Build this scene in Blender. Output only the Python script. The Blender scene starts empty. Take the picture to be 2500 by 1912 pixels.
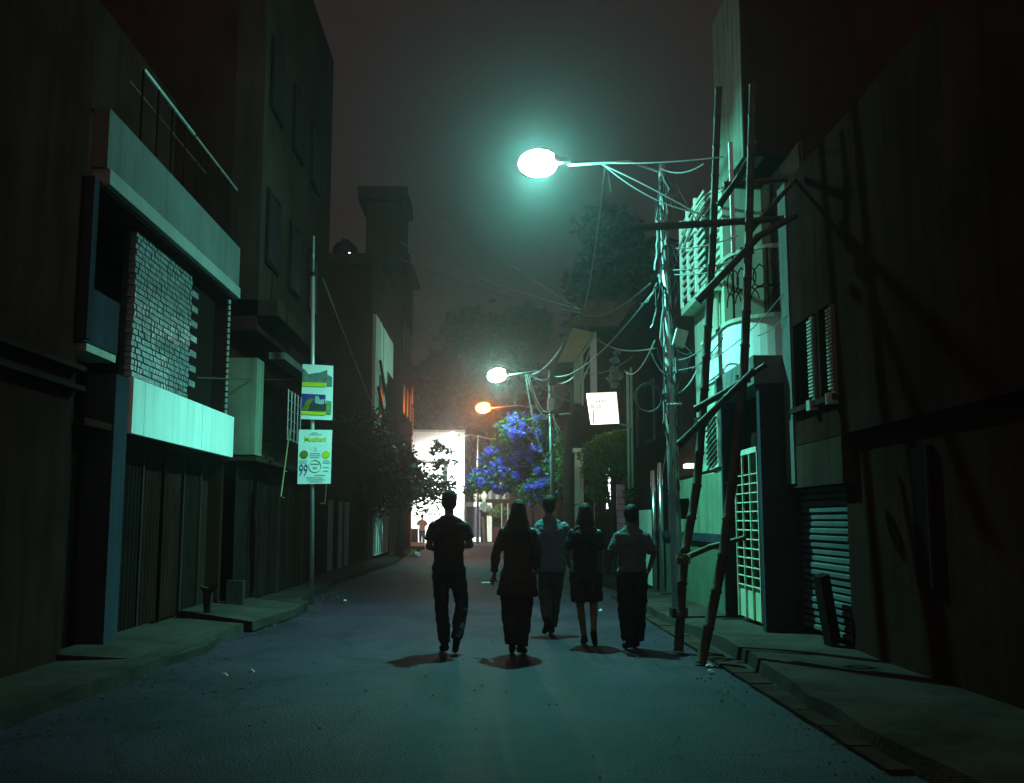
import bpy, bmesh, math, random
import numpy as np
from mathutils import Vector, Matrix

random.seed(7)
rng = np.random.default_rng(7)
S = bpy.context.scene
COL = S.collection

# ------------------------------------------------------------------ camera
CAMZ, FPX, YAW, PITCH = 1.47, 2450.0, math.atan(50/2450), math.atan(314/2450)
cd = bpy.data.cameras.new('camera'); cam = bpy.data.objects.new('camera', cd); COL.objects.link(cam)
cam.location = (0, 0, CAMZ)
cam.rotation_euler = (math.pi/2 + PITCH, 0, -YAW)
cd.sensor_width = 36.0; cd.lens = 36.0*FPX/2500; cd.clip_start = .05; cd.clip_end = 600
S.camera = cam
# ------------------------------------------------------------------ night sky and exposure
w = bpy.data.worlds.new('World'); S.world = w; w.use_nodes = True
nt = w.node_tree; bg = nt.nodes['Background']
sky = nt.nodes.new('ShaderNodeTexSky'); sky.sky_type = 'NISHITA'; sky.sun_disc = False
sky.sun_elevation = math.radians(2.0); sky.sun_rotation = math.radians(200)
glow = nt.nodes.new('ShaderNodeMix'); glow.data_type = 'RGBA'; glow.inputs['Factor'].default_value = .996
nt.links.new(sky.outputs[0], glow.inputs[6]); glow.inputs[7].default_value = (.29, .195, .20, 1)   # light-polluted overcast
nt.links.new(glow.outputs[2], bg.inputs['Color']); bg.inputs['Strength'].default_value = .07
sd = bpy.data.lights.new('fill_sun', 'SUN'); sd.energy = .4; sd.angle = math.radians(120); sd.color = (1., .6, .54)  # added warm fill from behind the camera, lifts the darks
so = bpy.data.objects.new('fill_sun', sd); COL.objects.link(so); so.location = (0, -6, 20); so.rotation_euler = (math.radians(48), 0, math.radians(-6))
S.view_settings.view_transform = 'Standard'; S.view_settings.look = 'None'
S.view_settings.exposure = 0; S.view_settings.gamma = 1
S.render.engine = 'CYCLES'
S.cycles.max_bounces = 5; S.cycles.diffuse_bounces = 3; S.cycles.volume_bounces = 1
S.cycles.transparent_max_bounces = 8; S.cycles.sample_clamp_indirect = 4
S.cycles.use_denoising = True

# ------------------------------------------------------------------ geometry helpers
R = cam.rotation_euler.to_matrix()
def ray(px, py): return R @ Vector(((px-1250)/FPX, (956-py)/FPX, -1))
def onX(px, py, X): d = ray(px, py); return Vector((0, 0, CAMZ)) + d*(X/d.x)
def onY(px, py, Y): d = ray(px, py); return Vector((0, 0, CAMZ)) + d*(Y/d.y)
def onZ(px, py, Z=0.): d = ray(px, py); return Vector((0, 0, CAMZ)) + d*((Z-CAMZ)/d.z)

OFF = {}
WS = bpy.data.scenes.new('workbench')            # scratch scene for shaping meshes, removed at the end
def thing(name, label, cat, loc=(0, 0, 0), group=None):
    o = bpy.data.objects.new(name, None); COL.objects.link(o); o.location = loc
    o.empty_display_size = .1; OFF[o] = Vector(loc); o['label'] = label; o['category'] = cat
    if group: o['group'] = group
    return o

class MB:
    def __init__(s): s.v = []; s.f = []
    def box(s, x0, x1, y0, y1, z0, z1):
        b = len(s.v)
        s.v += [(x0,y0,z0),(x1,y0,z0),(x1,y1,z0),(x0,y1,z0),(x0,y0,z1),(x1,y0,z1),(x1,y1,z1),(x0,y1,z1)]
        s.f += [tuple(b+i for i in q) for q in ((3,2,1,0),(4,5,6,7),(0,1,5,4),(1,2,6,5),(2,3,7,6),(3,0,4,7))]
        return s
    def obox(s, c, ax, ay, az):
        b = len(s.v); c, ax, ay, az = map(Vector, (c, ax, ay, az))
        for k in (-1, 1):
            for i, j in ((-1,-1),(1,-1),(1,1),(-1,1)): s.v.append(tuple(c+ax*i+ay*j+az*k))
        s.f += [tuple(b+i for i in q) for q in ((3,2,1,0),(4,5,6,7),(0,1,5,4),(1,2,6,5),(2,3,7,6),(3,0,4,7))]
        return s
    def prism(s, pts, ext):
        b = len(s.v); n = len(pts); e = Vector(ext)
        s.v += [tuple(Vector(p)) for p in pts] + [tuple(Vector(p)+e) for p in pts]
        s.f += [tuple(b+n-1-i for i in range(n)), tuple(b+n+i for i in range(n))]
        s.f += [(b+i, b+(i+1) % n, b+n+(i+1) % n, b+n+i) for i in range(n)]
        return s
    def tube(s, pts, r, n=6, cap=True):
        pts = [Vector(p) for p in pts]; m = len(pts); b = len(s.v)
        rr = [r]*m if not isinstance(r, (list, tuple)) else r
        up = None
        for i, p in enumerate(pts):
            t = (pts[min(i+1, m-1)]-pts[max(i-1, 0)]).normalized()
            if up is None:
                up = Vector((0, 0, 1)) if abs(t.z) < .9 else Vector((1, 0, 0))
            u = t.cross(up).normalized(); v = u.cross(t).normalized(); up = v
            for k in range(n):
                a = 2*math.pi*k/n
                s.v.append(tuple(p + (u*math.cos(a)+v*math.sin(a))*rr[i]))
        for i in range(m-1):
            for k in range(n):
                k2 = (k+1) % n
                s.f.append((b+i*n+k, b+i*n+k2, b+(i+1)*n+k2, b+(i+1)*n+k))
        if cap:
            s.f.append(tuple(b+k for k in range(n-1, -1, -1))); s.f.append(tuple(b+(m-1)*n+k for k in range(n)))
        return s
    def loft(s, rings, n=14):                      # rings: (z, cx, cy, rx, ry)
        b = len(s.v)
        for z, cx, cy, rx, ry in rings:
            for k in range(n):
                a = 2*math.pi*k/n; s.v.append((cx+rx*math.cos(a), cy+ry*math.sin(a), z))
        for i in range(len(rings)-1):
            for k in range(n):
                k2 = (k+1) % n
                s.f.append((b+i*n+k, b+i*n+k2, b+(i+1)*n+k2, b+(i+1)*n+k))
        s.f.append(tuple(b+k for k in range(n-1, -1, -1))); s.f.append(tuple(b+(len(rings)-1)*n+k for k in range(n)))
        return s
    def ell(s, c, rx, ry, rz, n=10, m=7):
        rings = []
        for i in range(1, m):
            a = math.pi*i/m; rings.append((c[2]-rz*math.cos(a), c[0], c[1], rx*math.sin(a), ry*math.sin(a)))
        rings = [(c[2]-rz*.99, c[0], c[1], rx*.12, ry*.12)] + rings + [(c[2]+rz*.99, c[0], c[1], rx*.12, ry*.12)]
        return s.loft(rings, n)
    def caps(s, a, b, ra, rb, n=10):
        a, b = Vector(a), Vector(b); t = (b-a).normalized()
        pts, rs = [], []
        for k in (80, 55, 25): q = math.radians(k); pts.append(a-t*ra*math.sin(q)); rs.append(ra*math.cos(q))
        for k in range(5): f = k/4; pts.append(a.lerp(b, f)); rs.append(ra+(rb-ra)*f)
        for k in (25, 55, 80): q = math.radians(k); pts.append(b+t*rb*math.sin(q)); rs.append(rb*math.cos(q))
        return s.tube(pts, rs, n)
    def build(s, name, m, parent=None, label=None, cat=None, group=None, kind=None, smooth=False):
        me = bpy.data.meshes.new(name)
        V = np.array(s.v, dtype=float).reshape(-1, 3)
        if parent is not None: off = OFF[parent]; loc = Vector((0, 0, 0))
        else:
            off = Vector(((V[:, 0].min()+V[:, 0].max())/2, (V[:, 1].min()+V[:, 1].max())/2, V[:, 2].min())); loc = off
        V = V - np.array(off)
        me.from_pydata(V.tolist(), [], s.f); me.update()
        if smooth:
            me.polygons.foreach_set('use_smooth', [True]*len(me.polygons))
        o = bpy.data.objects.new(name, me); COL.objects.link(o); o.location = loc
        if parent is not None: o.parent = parent
        OFF[o] = off
        me.materials.append(m)
        for k, x in (('label', label), ('category', cat), ('group', group), ('kind', kind)):
            if x: o[k] = x
        return o

def B(x0, x1, y0, y1, z0, z1): return MB().box(x0, x1, y0, y1, z0, z1)
def T(pts, r, n=6): return MB().tube(pts, r, n)
def copy_at(src, loc, parent):
    o = src.copy(); COL.objects.link(o); o.parent = parent; o.location = Vector(loc)-OFF[parent]; return o
def sagline(a, b, sag, n=12):
    a, b = Vector(a), Vector(b); out = []
    for i in range(n+1):
        t = i/n; p = a.lerp(b, t); p.z -= sag*4*t*(1-t); out.append(p)
    return out

# ------------------------------------------------------------------ materials
def mat(name, col, rough=.85, var=.3, scale=2., bump=.3, bscale=30, metal=0., spec=0., streak=0.):
    m = bpy.data.materials.new(name); m.use_nodes = True
    N = m.node_tree.nodes; L = m.node_tree.links; p = N['Principled BSDF']
    tc = N.new('ShaderNodeTexCoord'); no = N.new('ShaderNodeTexNoise')
    no.inputs['Scale'].default_value = scale; no.inputs['Detail'].default_value = 6; no.inputs['Roughness'].default_value = .62
    L.new(tc.outputs['Object'], no.inputs['Vector'])
    mr = N.new('ShaderNodeMapRange'); mr.inputs['From Min'].default_value = .3; mr.inputs['From Max'].default_value = .7
    L.new(no.outputs['Fac'], mr.inputs['Value'])
    mx = N.new('ShaderNodeMix'); mx.data_type = 'RGBA'
    mx.inputs[6].default_value = [c*(1-var) for c in col]+[1]; mx.inputs[7].default_value = [min(c*(1+var*.6), 1) for c in col]+[1]
    L.new(mr.outputs[0], mx.inputs[0]); out = mx.outputs[2]
    if streak:
        mp = N.new('ShaderNodeMapping'); mp.inputs['Scale'].default_value = (5, 5, .35); L.new(tc.outputs['Object'], mp.inputs[0])
        n2 = N.new('ShaderNodeTexNoise'); n2.inputs['Scale'].default_value = 1.6; n2.inputs['Detail'].default_value = 5
        L.new(mp.outputs[0], n2.inputs['Vector'])
        m2 = N.new('ShaderNodeMapRange'); m2.inputs['From Min'].default_value = .42; m2.inputs['From Max'].default_value = .72
        m2.inputs['To Max'].default_value = streak; L.new(n2.outputs['Fac'], m2.inputs['Value'])
        mx2 = N.new('ShaderNodeMix'); mx2.data_type = 'RGBA'; mx2.inputs[7].default_value = [c*.28 for c in col]+[1]
        L.new(m2.outputs[0], mx2.inputs[0]); L.new(out, mx2.inputs[6]); out = mx2.outputs[2]
    L.new(out, p.inputs['Base Color'])
    p.inputs['Roughness'].default_value = rough; p.inputs['Metallic'].default_value = metal
    p.inputs['Specular IOR Level'].default_value = spec
    if bump:
        n3 = N.new('ShaderNodeTexNoise'); n3.inputs['Scale'].default_value = bscale; n3.inputs['Detail'].default_value = 4
        L.new(tc.outputs['Object'], n3.inputs['Vector'])
        bp = N.new('ShaderNodeBump'); bp.inputs['Strength'].default_value = bump; bp.inputs['Distance'].default_value = .02
        L.new(n3.outputs['Fac'], bp.inputs['Height']); L.new(bp.outputs[0], p.inputs['Normal'])
    return m
def leafmat(name, c1, c2, tr=.35):
    m = bpy.data.materials.new(name); m.use_nodes = True
    N = m.node_tree.nodes; L = m.node_tree.links; p = N['Principled BSDF']
    g = N.new('ShaderNodeNewGeometry'); mx = N.new('ShaderNodeMix'); mx.data_type = 'RGBA'
    mx.inputs[6].default_value = list(c1)+[1]; mx.inputs[7].default_value = list(c2)+[1]
    L.new(g.outputs['Random Per Island'], mx.inputs[0]); L.new(mx.outputs[2], p.inputs['Base Color'])
    p.inputs['Roughness'].default_value = .55
    t = N.new('ShaderNodeBsdfTranslucent'); L.new(mx.outputs[2], t.inputs[0])
    ms = N.new('ShaderNodeMixShader'); ms.inputs[0].default_value = tr
    L.new(p.outputs[0], ms.inputs[1]); L.new(t.outputs[0], ms.inputs[2]); L.new(ms.outputs[0], N['Material Output'].inputs['Surface'])
    return m
def emis(name, col, st):
    m = bpy.data.materials.new(name); m.use_nodes = True; p = m.node_tree.nodes['Principled BSDF']
    p.inputs['Base Color'].default_value = (.6, .6, .6, 1); p.inputs['Emission Color'].default_value = list(col)+[1]
    p.inputs['Emission Strength'].default_value = st; return m

def glowglass(name, col, st):
    m = bpy.data.materials.new(name); m.use_nodes = True; N = m.node_tree.nodes; L = m.node_tree.links; N.remove(N['Principled BSDF'])
    t = N.new('ShaderNodeBsdfTransparent'); e = N.new('ShaderNodeEmission'); a = N.new('ShaderNodeAddShader')
    e.inputs[0].default_value = list(col)+[1]; e.inputs[1].default_value = st
    L.new(t.outputs[0], a.inputs[0]); L.new(e.outputs[0], a.inputs[1]); L.new(a.outputs[0], N['Material Output'].inputs['Surface']); return m
def asphalt():
    m = mat('asphalt', (.038, .018, .036), .66, .45, .9, .6, 55, spec=.1)
    N = m.node_tree.nodes; L = m.node_tree.links; p = N['Principled BSDF']
    tc = N.new('ShaderNodeTexCoord')
    # patches, dust and fine aggregate
    n1 = N.new('ShaderNodeTexNoise'); n1.inputs['Scale'].default_value = .35; n1.inputs['Detail'].default_value = 8; n1.inputs['Roughness'].default_value = .7
    L.new(tc.outputs['Object'], n1.inputs['Vector'])
    r1 = N.new('ShaderNodeMapRange'); r1.inputs['From Min'].default_value = .45; r1.inputs['From Max'].default_value = .65; L.new(n1.outputs['Fac'], r1.inputs['Value'])
    v = N.new('ShaderNodeTexVoronoi'); v.inputs['Scale'].default_value = 60; L.new(tc.outputs['Object'], v.inputs['Vector'])
    src = p.inputs['Base Color'].links[0].from_socket
    mx = N.new('ShaderNodeMix'); mx.data_type = 'RGBA'; L.new(r1.outputs[0], mx.inputs[0]); L.new(src, mx.inputs[6]); mx.inputs[7].default_value = (.06, .033, .056, 1)
    # dark oil and water stains with their own outline
    n5 = N.new('ShaderNodeTexNoise'); n5.inputs['Scale'].default_value = .55; n5.inputs['Detail'].default_value = 9; n5.inputs['Roughness'].default_value = .72; n5.inputs['Distortion'].default_value = 1.2
    mp5 = N.new('ShaderNodeMapping'); mp5.inputs['Location'].default_value = (3.1, 7.7, 0); mp5.inputs['Scale'].default_value = (1., .7, 1.); L.new(tc.outputs['Object'], mp5.inputs[0]); L.new(mp5.outputs[0], n5.inputs['Vector'])
    r5 = N.new('ShaderNodeMapRange'); r5.inputs['From Min'].default_value = .5; r5.inputs['From Max'].default_value = .62; r5.inputs['To Max'].default_value = .65; L.new(n5.outputs['Fac'], r5.inputs['Value'])
    ms5 = N.new('ShaderNodeMix'); ms5.data_type = 'RGBA'; L.new(r5.outputs[0], ms5.inputs[0]); L.new(mx.outputs[2], ms5.inputs[6]); ms5.inputs[7].default_value = (.013, .0085, .012, 1); mx = ms5
    # hairline cracks
    wn = N.new('ShaderNodeTexNoise'); wn.inputs['Scale'].default_value = 1.3; wn.inputs['Detail'].default_value = 5; L.new(tc.outputs['Object'], wn.inputs['Vector'])
    wm = N.new('ShaderNodeMix'); wm.data_type = 'VECTOR'; wm.inputs[0].default_value = .35; L.new(tc.outputs['Object'], wm.inputs[4]); L.new(wn.outputs['Color'], wm.inputs[5])
    cv = N.new('ShaderNodeTexVoronoi'); cv.feature = 'DISTANCE_TO_EDGE'; cv.inputs['Scale'].default_value = .75; L.new(wm.outputs[1], cv.inputs['Vector'])
    cr_ = N.new('ShaderNodeMapRange'); cr_.inputs['From Max'].default_value = .02; cr_.inputs['To Min'].default_value = .3; L.new(cv.outputs['Distance'], cr_.inputs['Value'])
    mk = N.new('ShaderNodeMix'); mk.data_type = 'RGBA'; L.new(cr_.outputs[0], mk.inputs[0]); mk.inputs[6].default_value = (.012, .01, .012, 1); L.new(mx.outputs[2], mk.inputs[7]); mx = mk
    mg = N.new('ShaderNodeMix'); mg.data_type = 'RGBA'; mg.blend_type = 'MULTIPLY'; mg.inputs[0].default_value = .5
    L.new(mx.outputs[2], mg.inputs[6]); L.new(v.outputs['Color'], mg.inputs[7]); L.new(mg.outputs[2], p.inputs['Base Color'])
    return m
ASPH = asphalt()
EARTH = mat('packed_earth', (.045, .03, .025), .95, .4, 1.5, .6, 25)
PAVE = mat('worn_concrete', (.055, .036, .032), .85, .45, 1.3, .5, 25, streak=.2)
WHITE = mat('white_paint', (.84, .84, .82), .55, .07, 1.2, .08, 60, streak=.22)
CREAM = mat('cream_plaster', (.5, .5, .42), .8, .14, 1.0, .15, 40, streak=.35)
GREYP = mat('grey_plaster', (.15, .152, .148), .8, .18, 1.2, .2, 40, streak=.3)
BLUEGREY = mat('blue_grey_paint', (.045, .043, .06), .7, .2, 1.2, .2, 40, streak=.3)
CONC = mat('bare_concrete', (.05, .027, .023), .9, .35, 1.1, .4, 25, streak=.4)
DARKW = mat('dark_stained_plaster', (.046, .016, .0135), .9, .35, .9, .3, 25, streak=.4)
DARKM = mat('dark_painted_metal', (.022, .0105, .0095), .6, .3, 2, .1, 60)
RUST = mat('rusty_sheet', (.038, .013, .011), .7, .4, 1.4, .2, 50, streak=.4)
STEEL = mat('galvanised_steel', (.5, .51, .5), .42, .2, 4, .08, 90, metal=.7)
SHINY = mat('stainless_steel', (.7, .7, .74), .22, .05, 4, .02, 90, metal=1.)
GREYMETAL = mat('grey_painted_metal', (.1, .1, .105), .6, .2, 3, .08, 70)
GLAZED = mat('glazed_brick', (.3, .305, .32), .26, .4, 9, .35, 45, spec=.8)
MORTAR = mat('mortar', (.05, .048, .045), .95, .3, 4, .3, 60)
BAMBOO = mat('weathered_bamboo', (.055, .04, .028), .6, .35, 4, .3, 40, spec=.4)
BARK = mat('bark', (.05, .04, .03), .95, .4, 5, .8, 25)
CABLE = mat('black_cable', (.04, .04, .042), .45, .2, 5, 0, spec=.5)
PALECABLE = mat('grey_cable_sheath', (.2, .21, .21), .5, .2, 5, 0, spec=.4)
GLASSD = mat('dark_window_glass', (.012, .013, .015), .4, .1, 3, 0, spec=.12)
OCHRE = mat('ochre_plaster', (.42, .33, .2), .85, .25, 1.2, .2, 30, streak=.4)
TILE = mat('clay_roof_tile', (.16, .09, .06), .85, .35, 3, .3, 30)
WOOD = mat('old_wood', (.12, .085, .06), .8, .35, 3, .4, 30, streak=.3)
MINT = mat('pale_green_paint', (.55, .66, .53), .65, .14, 1.2, .12, 40, streak=.4)
LILAC = mat('lilac_shutter_paint', (.5, .5, .68), .5, .12, 2, .1, 50)
YEL = mat('yellow_print', (.62, .6, .02), .6, .1, 8, 0)
INK = mat('blue_ink', (.03, .04, .16), .6, .1, 8, 0)
FAINT = mat('faded_print', (.36, .44, .44), .6, .15, 20, 0)
OLIVE = mat('olive_print', (.2, .19, .03), .6, .4, 14, 0)
DARKP = mat('dark_print', (.05, .06, .05), .6, .3, 14, 0)
GREYPR = mat('grey_photo_print', (.16, .2, .18), .6, .5, 14, 0)
BLUEP = mat('blue_photo_print', (.05, .05, .24), .6, .4, 12, 0)
VINYL = mat('white_vinyl', (.78, .78, .76), .5, .06, 3, .05, 30)
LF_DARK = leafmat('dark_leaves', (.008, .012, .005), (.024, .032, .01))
LF_GREEN = leafmat('green_leaves', (.04, .09, .02), (.1, .16, .035))
LF_PALE = leafmat('pale_leaves', (.22, .26, .22), (.42, .46, .42))
LF_FLOWER = leafmat('violet_bracts', (.12, .06, .6), (.26, .16, .8))
# ================================================================== the setting: ground, road, pavements
def sheet(name, x0, x1, y0, y1, z, m, nx=2, ny=2, amp=0., edge=0.):
    b = MB()
    for j in range(ny+1):
        for i in range(nx+1):
            x = x0+(x1-x0)*i/nx; y = y0+(y1-y0)*j/ny
            if edge and i in (0, nx): x += random.uniform(-edge, edge)
            b.v.append((x, y, z+(random.uniform(-amp, amp) if amp else 0)))
    for j in range(ny):
        for i in range(nx):
            a = j*(nx+1)+i; b.f.append((a, a+1, a+nx+2, a+nx+1))
    return b.build(name, m, kind='structure', smooth=True)
sheet('ground', -36, 36, -8, 118, -.02, EARTH)
sheet('road', -3.75, 2.62, -7.5, 61.9, .004, ASPH, 10, 120, .006)
sheet('cross_street', -34, 34, 55.0, 64.5, .016, ASPH, 8, 4)
def pavement(pts_in, pts_out, z, m=PAVE):
    """kerbed strip: inner (wall) line and outer (road) line given as (x, y), a wavering top and a vertical kerb face"""
    b = MB(); n = len(pts_in)
    for (xi, yi), (xo, yo) in zip(pts_in, pts_out):
        dz = random.uniform(-.012, .012)
        b.v += [(xi, yi, z+dz), (xo, yo, z+dz-.015), (xo+(.03 if xo < 0 else -.03), yo, -.02)]
    for i in range(n-1):
        a = 3*i; b.f += [(a, a+1, a+4, a+3), (a+1, a+2, a+5, a+4)] if pts_out[0][0] > pts_in[0][0] else [(a+3, a+4, a+1, a), (a+4, a+5, a+2, a+1)]
    return b.build('pavement', m, kind='structure')
ys = [2+i*.6 for i in range(86)]
def lx(y):
    base = -3.45
    for c, wd, d in ((13.6, 2.4, .16), (17.0, 1.6, .22), (34.5, 3.4, .2), (24, 2., -.12), (10.2, 1.8, .12)):
        base += d*math.exp(-((y-c)/wd)**2)
    return base+random.uniform(-.035, .035)
pavement([(-4.6, y) for y in ys], [(lx(y), y) for y in ys], .13)
def rx(y): return 2.55+.1*math.sin(y*.7)+random.uniform(-.03, .03)
pavement([(4.3, y) for y in ys], [(rx(y), y) for y in ys], .15)
# gutter stones along the right kerb: each block an object
for i in range(22):
    y = 6.0+i*.62
    o = B(2.30, 2.50, y+.012, y+.60, -.01, .028+random.uniform(0, .012)).build('kerb_stone', CONC, kind='structure')
    o.rotation_euler.z = random.uniform(-.03, .03)
# grit swept to the kerbs
GRITM = mat('grit', (.13, .1, .1), .9, .4, 20, .3, 60)
b = MB()
for i in range(1500):
    y = random.uniform(4.5, 30); e = random.random()
    x = (-3.3+abs(random.gauss(0, .28))) if e < .42 else (2.42-abs(random.gauss(0, .3))) if e < .8 else random.uniform(-3, 2.3)
    q = random.uniform(.003, .009); a = random.random()*6.3
    b.obox((x, y, .012+q*.3), (q*math.cos(a), q*math.sin(a), q*.2), (-q*.8*math.sin(a), q*.8*math.cos(a), 0), (0, q*.15, q*.55))
b.build('grit', GRITM, kind='stuff')
# concrete ramp slabs on the left pavement
rt = thing('entrance_ramp', 'low broken concrete ramp with a short upstand at the foot of the sign pole', 'ramp', (-3.6, 15.5, .13))
b = MB(); b.prism([(-4.35, 14.4, .1), (-3.15, 13.6, .02), (-2.95, 15.6, .02), (-3.02, 17.0, .02), (-4.35, 17.2, .1)], (0, 0, .12)); b.build('slab', PAVE, rt)
b = MB(); b.prism([(-3.98, 14.25, .2), (-3.90, 14.25, .2), (-3.88, 14.25, .50), (-3.80, 14.25, .58), (-3.94, 14.25, .53), (-4.06, 14.25, .57), (-4.0, 14.25, .48)], (0, .09, 0)); b.build('upstand', PAVE, rt)
B(-4.05, -3.8, 15.7, 15.86, .2, .55).build('stub_wall', PAVE, rt)
b = MB(); b.prism([(-4.3, 10.0, .1), (-3.3, 10.3, 0), (-3.15, 11.5, 0), (-3.3, 12.7, 0), (-4.3, 12.9, .1)], (0, 0, .09)); b.build('concrete_apron', PAVE, label='cracked concrete apron in front of the brick screened house', cat='apron')

# ================================================================== LEFT: house with white balcony panels and brick screen
XA = -4.1
def ya(px): return onX(px, 1200, XA).y
ha = thing('brick_screen_house', 'two storey house with white balcony panels, glazed brick screen and grey fascia', 'house', (XA-2, 13, 0))
YA0, YA1 = ya(196), ya(562)
B(-9, XA-.35, YA0, YA1, 0, 2.42).build('ground_wall', DARKW, ha)
B(-9, XA+.0, YA0+.02, YA1, 2.425, 2.50).build('balcony_slab', DARKW, ha)
B(XA-1.2, XA-1.1, YA0, YA1, 2.5, 4.93).build('back_wall', DARKW, ha)
B(-9, XA-.004, YA0, YA1-.02, 4.94, 5.0).build('upper_slab', DARKW, ha)
B(-9, XA-1.1, YA0, YA1, 5.0, 8.3).build('upper_wall', DARKW, ha)
cuts = [ya(300), ya(331), ya(477), ya(556)]
for a, c in zip(cuts, cuts[1:]): B(XA+.003, XA+.06, a+.006, c-.006, 2.44, 3.07).build('balcony_panel', WHITE, ha)
B(XA-.10, XA+.0, ya(300), ya(556), 2.51, 3.05).build('balcony_parapet', GREYP, ha)
y0, y1 = ya(266), ya(299)
B(XA-.3, XA+.02, y0, y1-.01, 0.1, 3.05).build('column', BLUEGREY, ha)
y0, y1 = ya(190), ya(203)
B(XA-.12, XA+.0, y0, y1, 3.3, 5.0).build('end_post', BLUEGREY, ha)
zf0, zf1 = onX(543, 702, XA).z, onX(561, 588, XA).z
B(XA-.12, XA+.05, ya(207), YA1-.1, zf0+.17, zf1).build('fascia', GREYP, ha)
B(XA-.12, XA+.075, ya(210), YA1-.1, zf0, zf0+.166).build('fascia_lip', mat('pale_grey_paint', (.3, .315, .3), .7, .14, 1.2, .1, 40, streak=.2), ha)
p0, p1 = onX(190, 880, XA-.2), onX(284, 905, XA-.2)
B(XA-.26, XA-.2, p0.y, p1.y, 3.35, 3.95).build('side_parapet', BLUEGREY, ha)
B(XA-.5, XA-.12, p0.y, p1.y-.25, 3.22, 3.3).build('side_slab', CREAM, ha)
# brick screen: individual glazed bricks in front of a dark core; the lower courses are objects, the upper ones one part
ys0, ys1 = ya(336), ya(478)
B(XA-.30, XA-.235, ys0, ys1, 3.075, 4.93).build('screen_core', MORTAR, ha)
bm_ = MB().box(-.045, .045, -.043, .043, -.028, .028)
src = None; rest = MB(); cnt = 0
ncol = int((ys1-ys0)/.107); row = 0; z = 3.115
while z < 4.9:
    for c in range(ncol):
        y = ys0+.055+c*.107+(.027 if row % 2 else 0)
        x = XA-.20+random.uniform(-.006, .006)
        if cnt < 300:
            if src is None:
                src = bm_.build('brick', GLAZED, ha); base = Vector(OFF[ha]); 
                src.data.transform(Matrix.Translation(base)); src.location = Vector((x, y, z))-base; OFF[src] = base
            else:
                o = src.copy(); COL.objects.link(o); o.parent = ha; o.location = Vector((x, y, z))-OFF[ha]
                o.rotation_euler = (0, random.uniform(-.09, .09), random.uniform(-.12, .12))
            cnt += 1
        else:
            a = random.uniform(-.06, .06)
            rest.obox((x, y, z), (.045, .045*a, 0), (-.043*a, .043, 0), (0, 0, .028))
    z += .0735; row += 1
rest.build('upper_brickwork', GLAZED, ha, kind='stuff')
for i in range(7):
    z = 3.35+i*.215
    B(XA-.25, XA-.16, ys1+.005, ys1+.30, z, z+.085).build('toothing_brick', GLAZED, ha)
B(XA-.3, XA-.24, ys1+.01, ya(545), 3.08, 4.93).build('opening_back', DARKM, ha)
pp = onX(550, 1000, XA-.05)
T([(XA-.05, pp.y, 3.0), (XA-.05, pp.y, 4.92)], .028, 8).build('downpipe', STEEL, ha)
for i in range(20): T([(XA-.05, pp.y, 3.08+i*.092), (XA-.05, pp.y, 3.105+i*.092)], .031, 8).build('slat_shade_band', DARKM, ha)  # dark rings stand for slat shading along a narrow lit strip
# roof terrace railing
zr = onX(543, 418, XA).z
T([(XA, ya(300), zr), (XA, ya(437), zr)], .024, 8).build('handrail', STEEL, ha)
T([(XA, ya(441), zr), (XA, ya(552), zr)], .018, 8).build('handrail', STEEL, ha)
T([(XA-.3, ya(330), zr+.02), (XA-.3, ya(520), zr+.02)], .014, 6).build('back_rail', STEEL, ha)
yy = ya(300)
while yy < YA1-.2:
    T([(XA, yy, zf1), (XA, yy, zr)], .012, 6).build('baluster', DARKM, ha); yy += .55
# ground floor gate leaves of ribbed sheet along the left side
def ribbed(parent, y0, y1, z0, z1, x, m, n=6, d=.03, name='metal_sheet', sgn=1):
    b = MB(); k = n*4
    prof = []
    for i in range(k+1):
        y = y0+(y1-y0)*i/k; prof.append((x+sgn*(d if (i//2) % 2 else 0), y))
    for q, zz in enumerate((z0, z1)):
        for (xx, y) in prof: b.v.append((xx, y, zz))
    for i in range(k): b.f.append((i, i+1, k+2+i, k+1+i))
    return b.build(name, m, parent)
lf = thing('sheet_metal_frontage', 'dark ribbed metal gate sheets under the white balcony panels', 'gate', (XA-.3, 13, 0))
y = YA0+.1
while y < YA1-.6:
    ribbed(lf, y, y+.76, .16, 2.38, XA-.33+random.uniform(-.02, .02), RUST if random.random() < .6 else DARKM); 
    B(XA-.34, XA-.27, y+.77, y+.83, .14, 2.4).build('gate_post', CONC if random.random() < .5 else DARKM, lf); y += .85

# building nearest on the left, nearly lost in the dark
hn = thing('shuttered_house', 'dark unlit house at the near left edge with thin ledges', 'house', (-6.5, 6, 0))
B(-9, XA-.1, 2.2, YA0-.03, 0, 9).build('wall', DARKW, hn)
for z in (2.75, 2.95): B(XA-.1, XA+.02, 4.5, YA0-.05, z, z+.05).build('ledge', CONC, hn)
ribbed(hn, 4.6, 7.4, .15, 2.5, XA-.095, DARKM, 18, name='roller_door')

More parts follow.
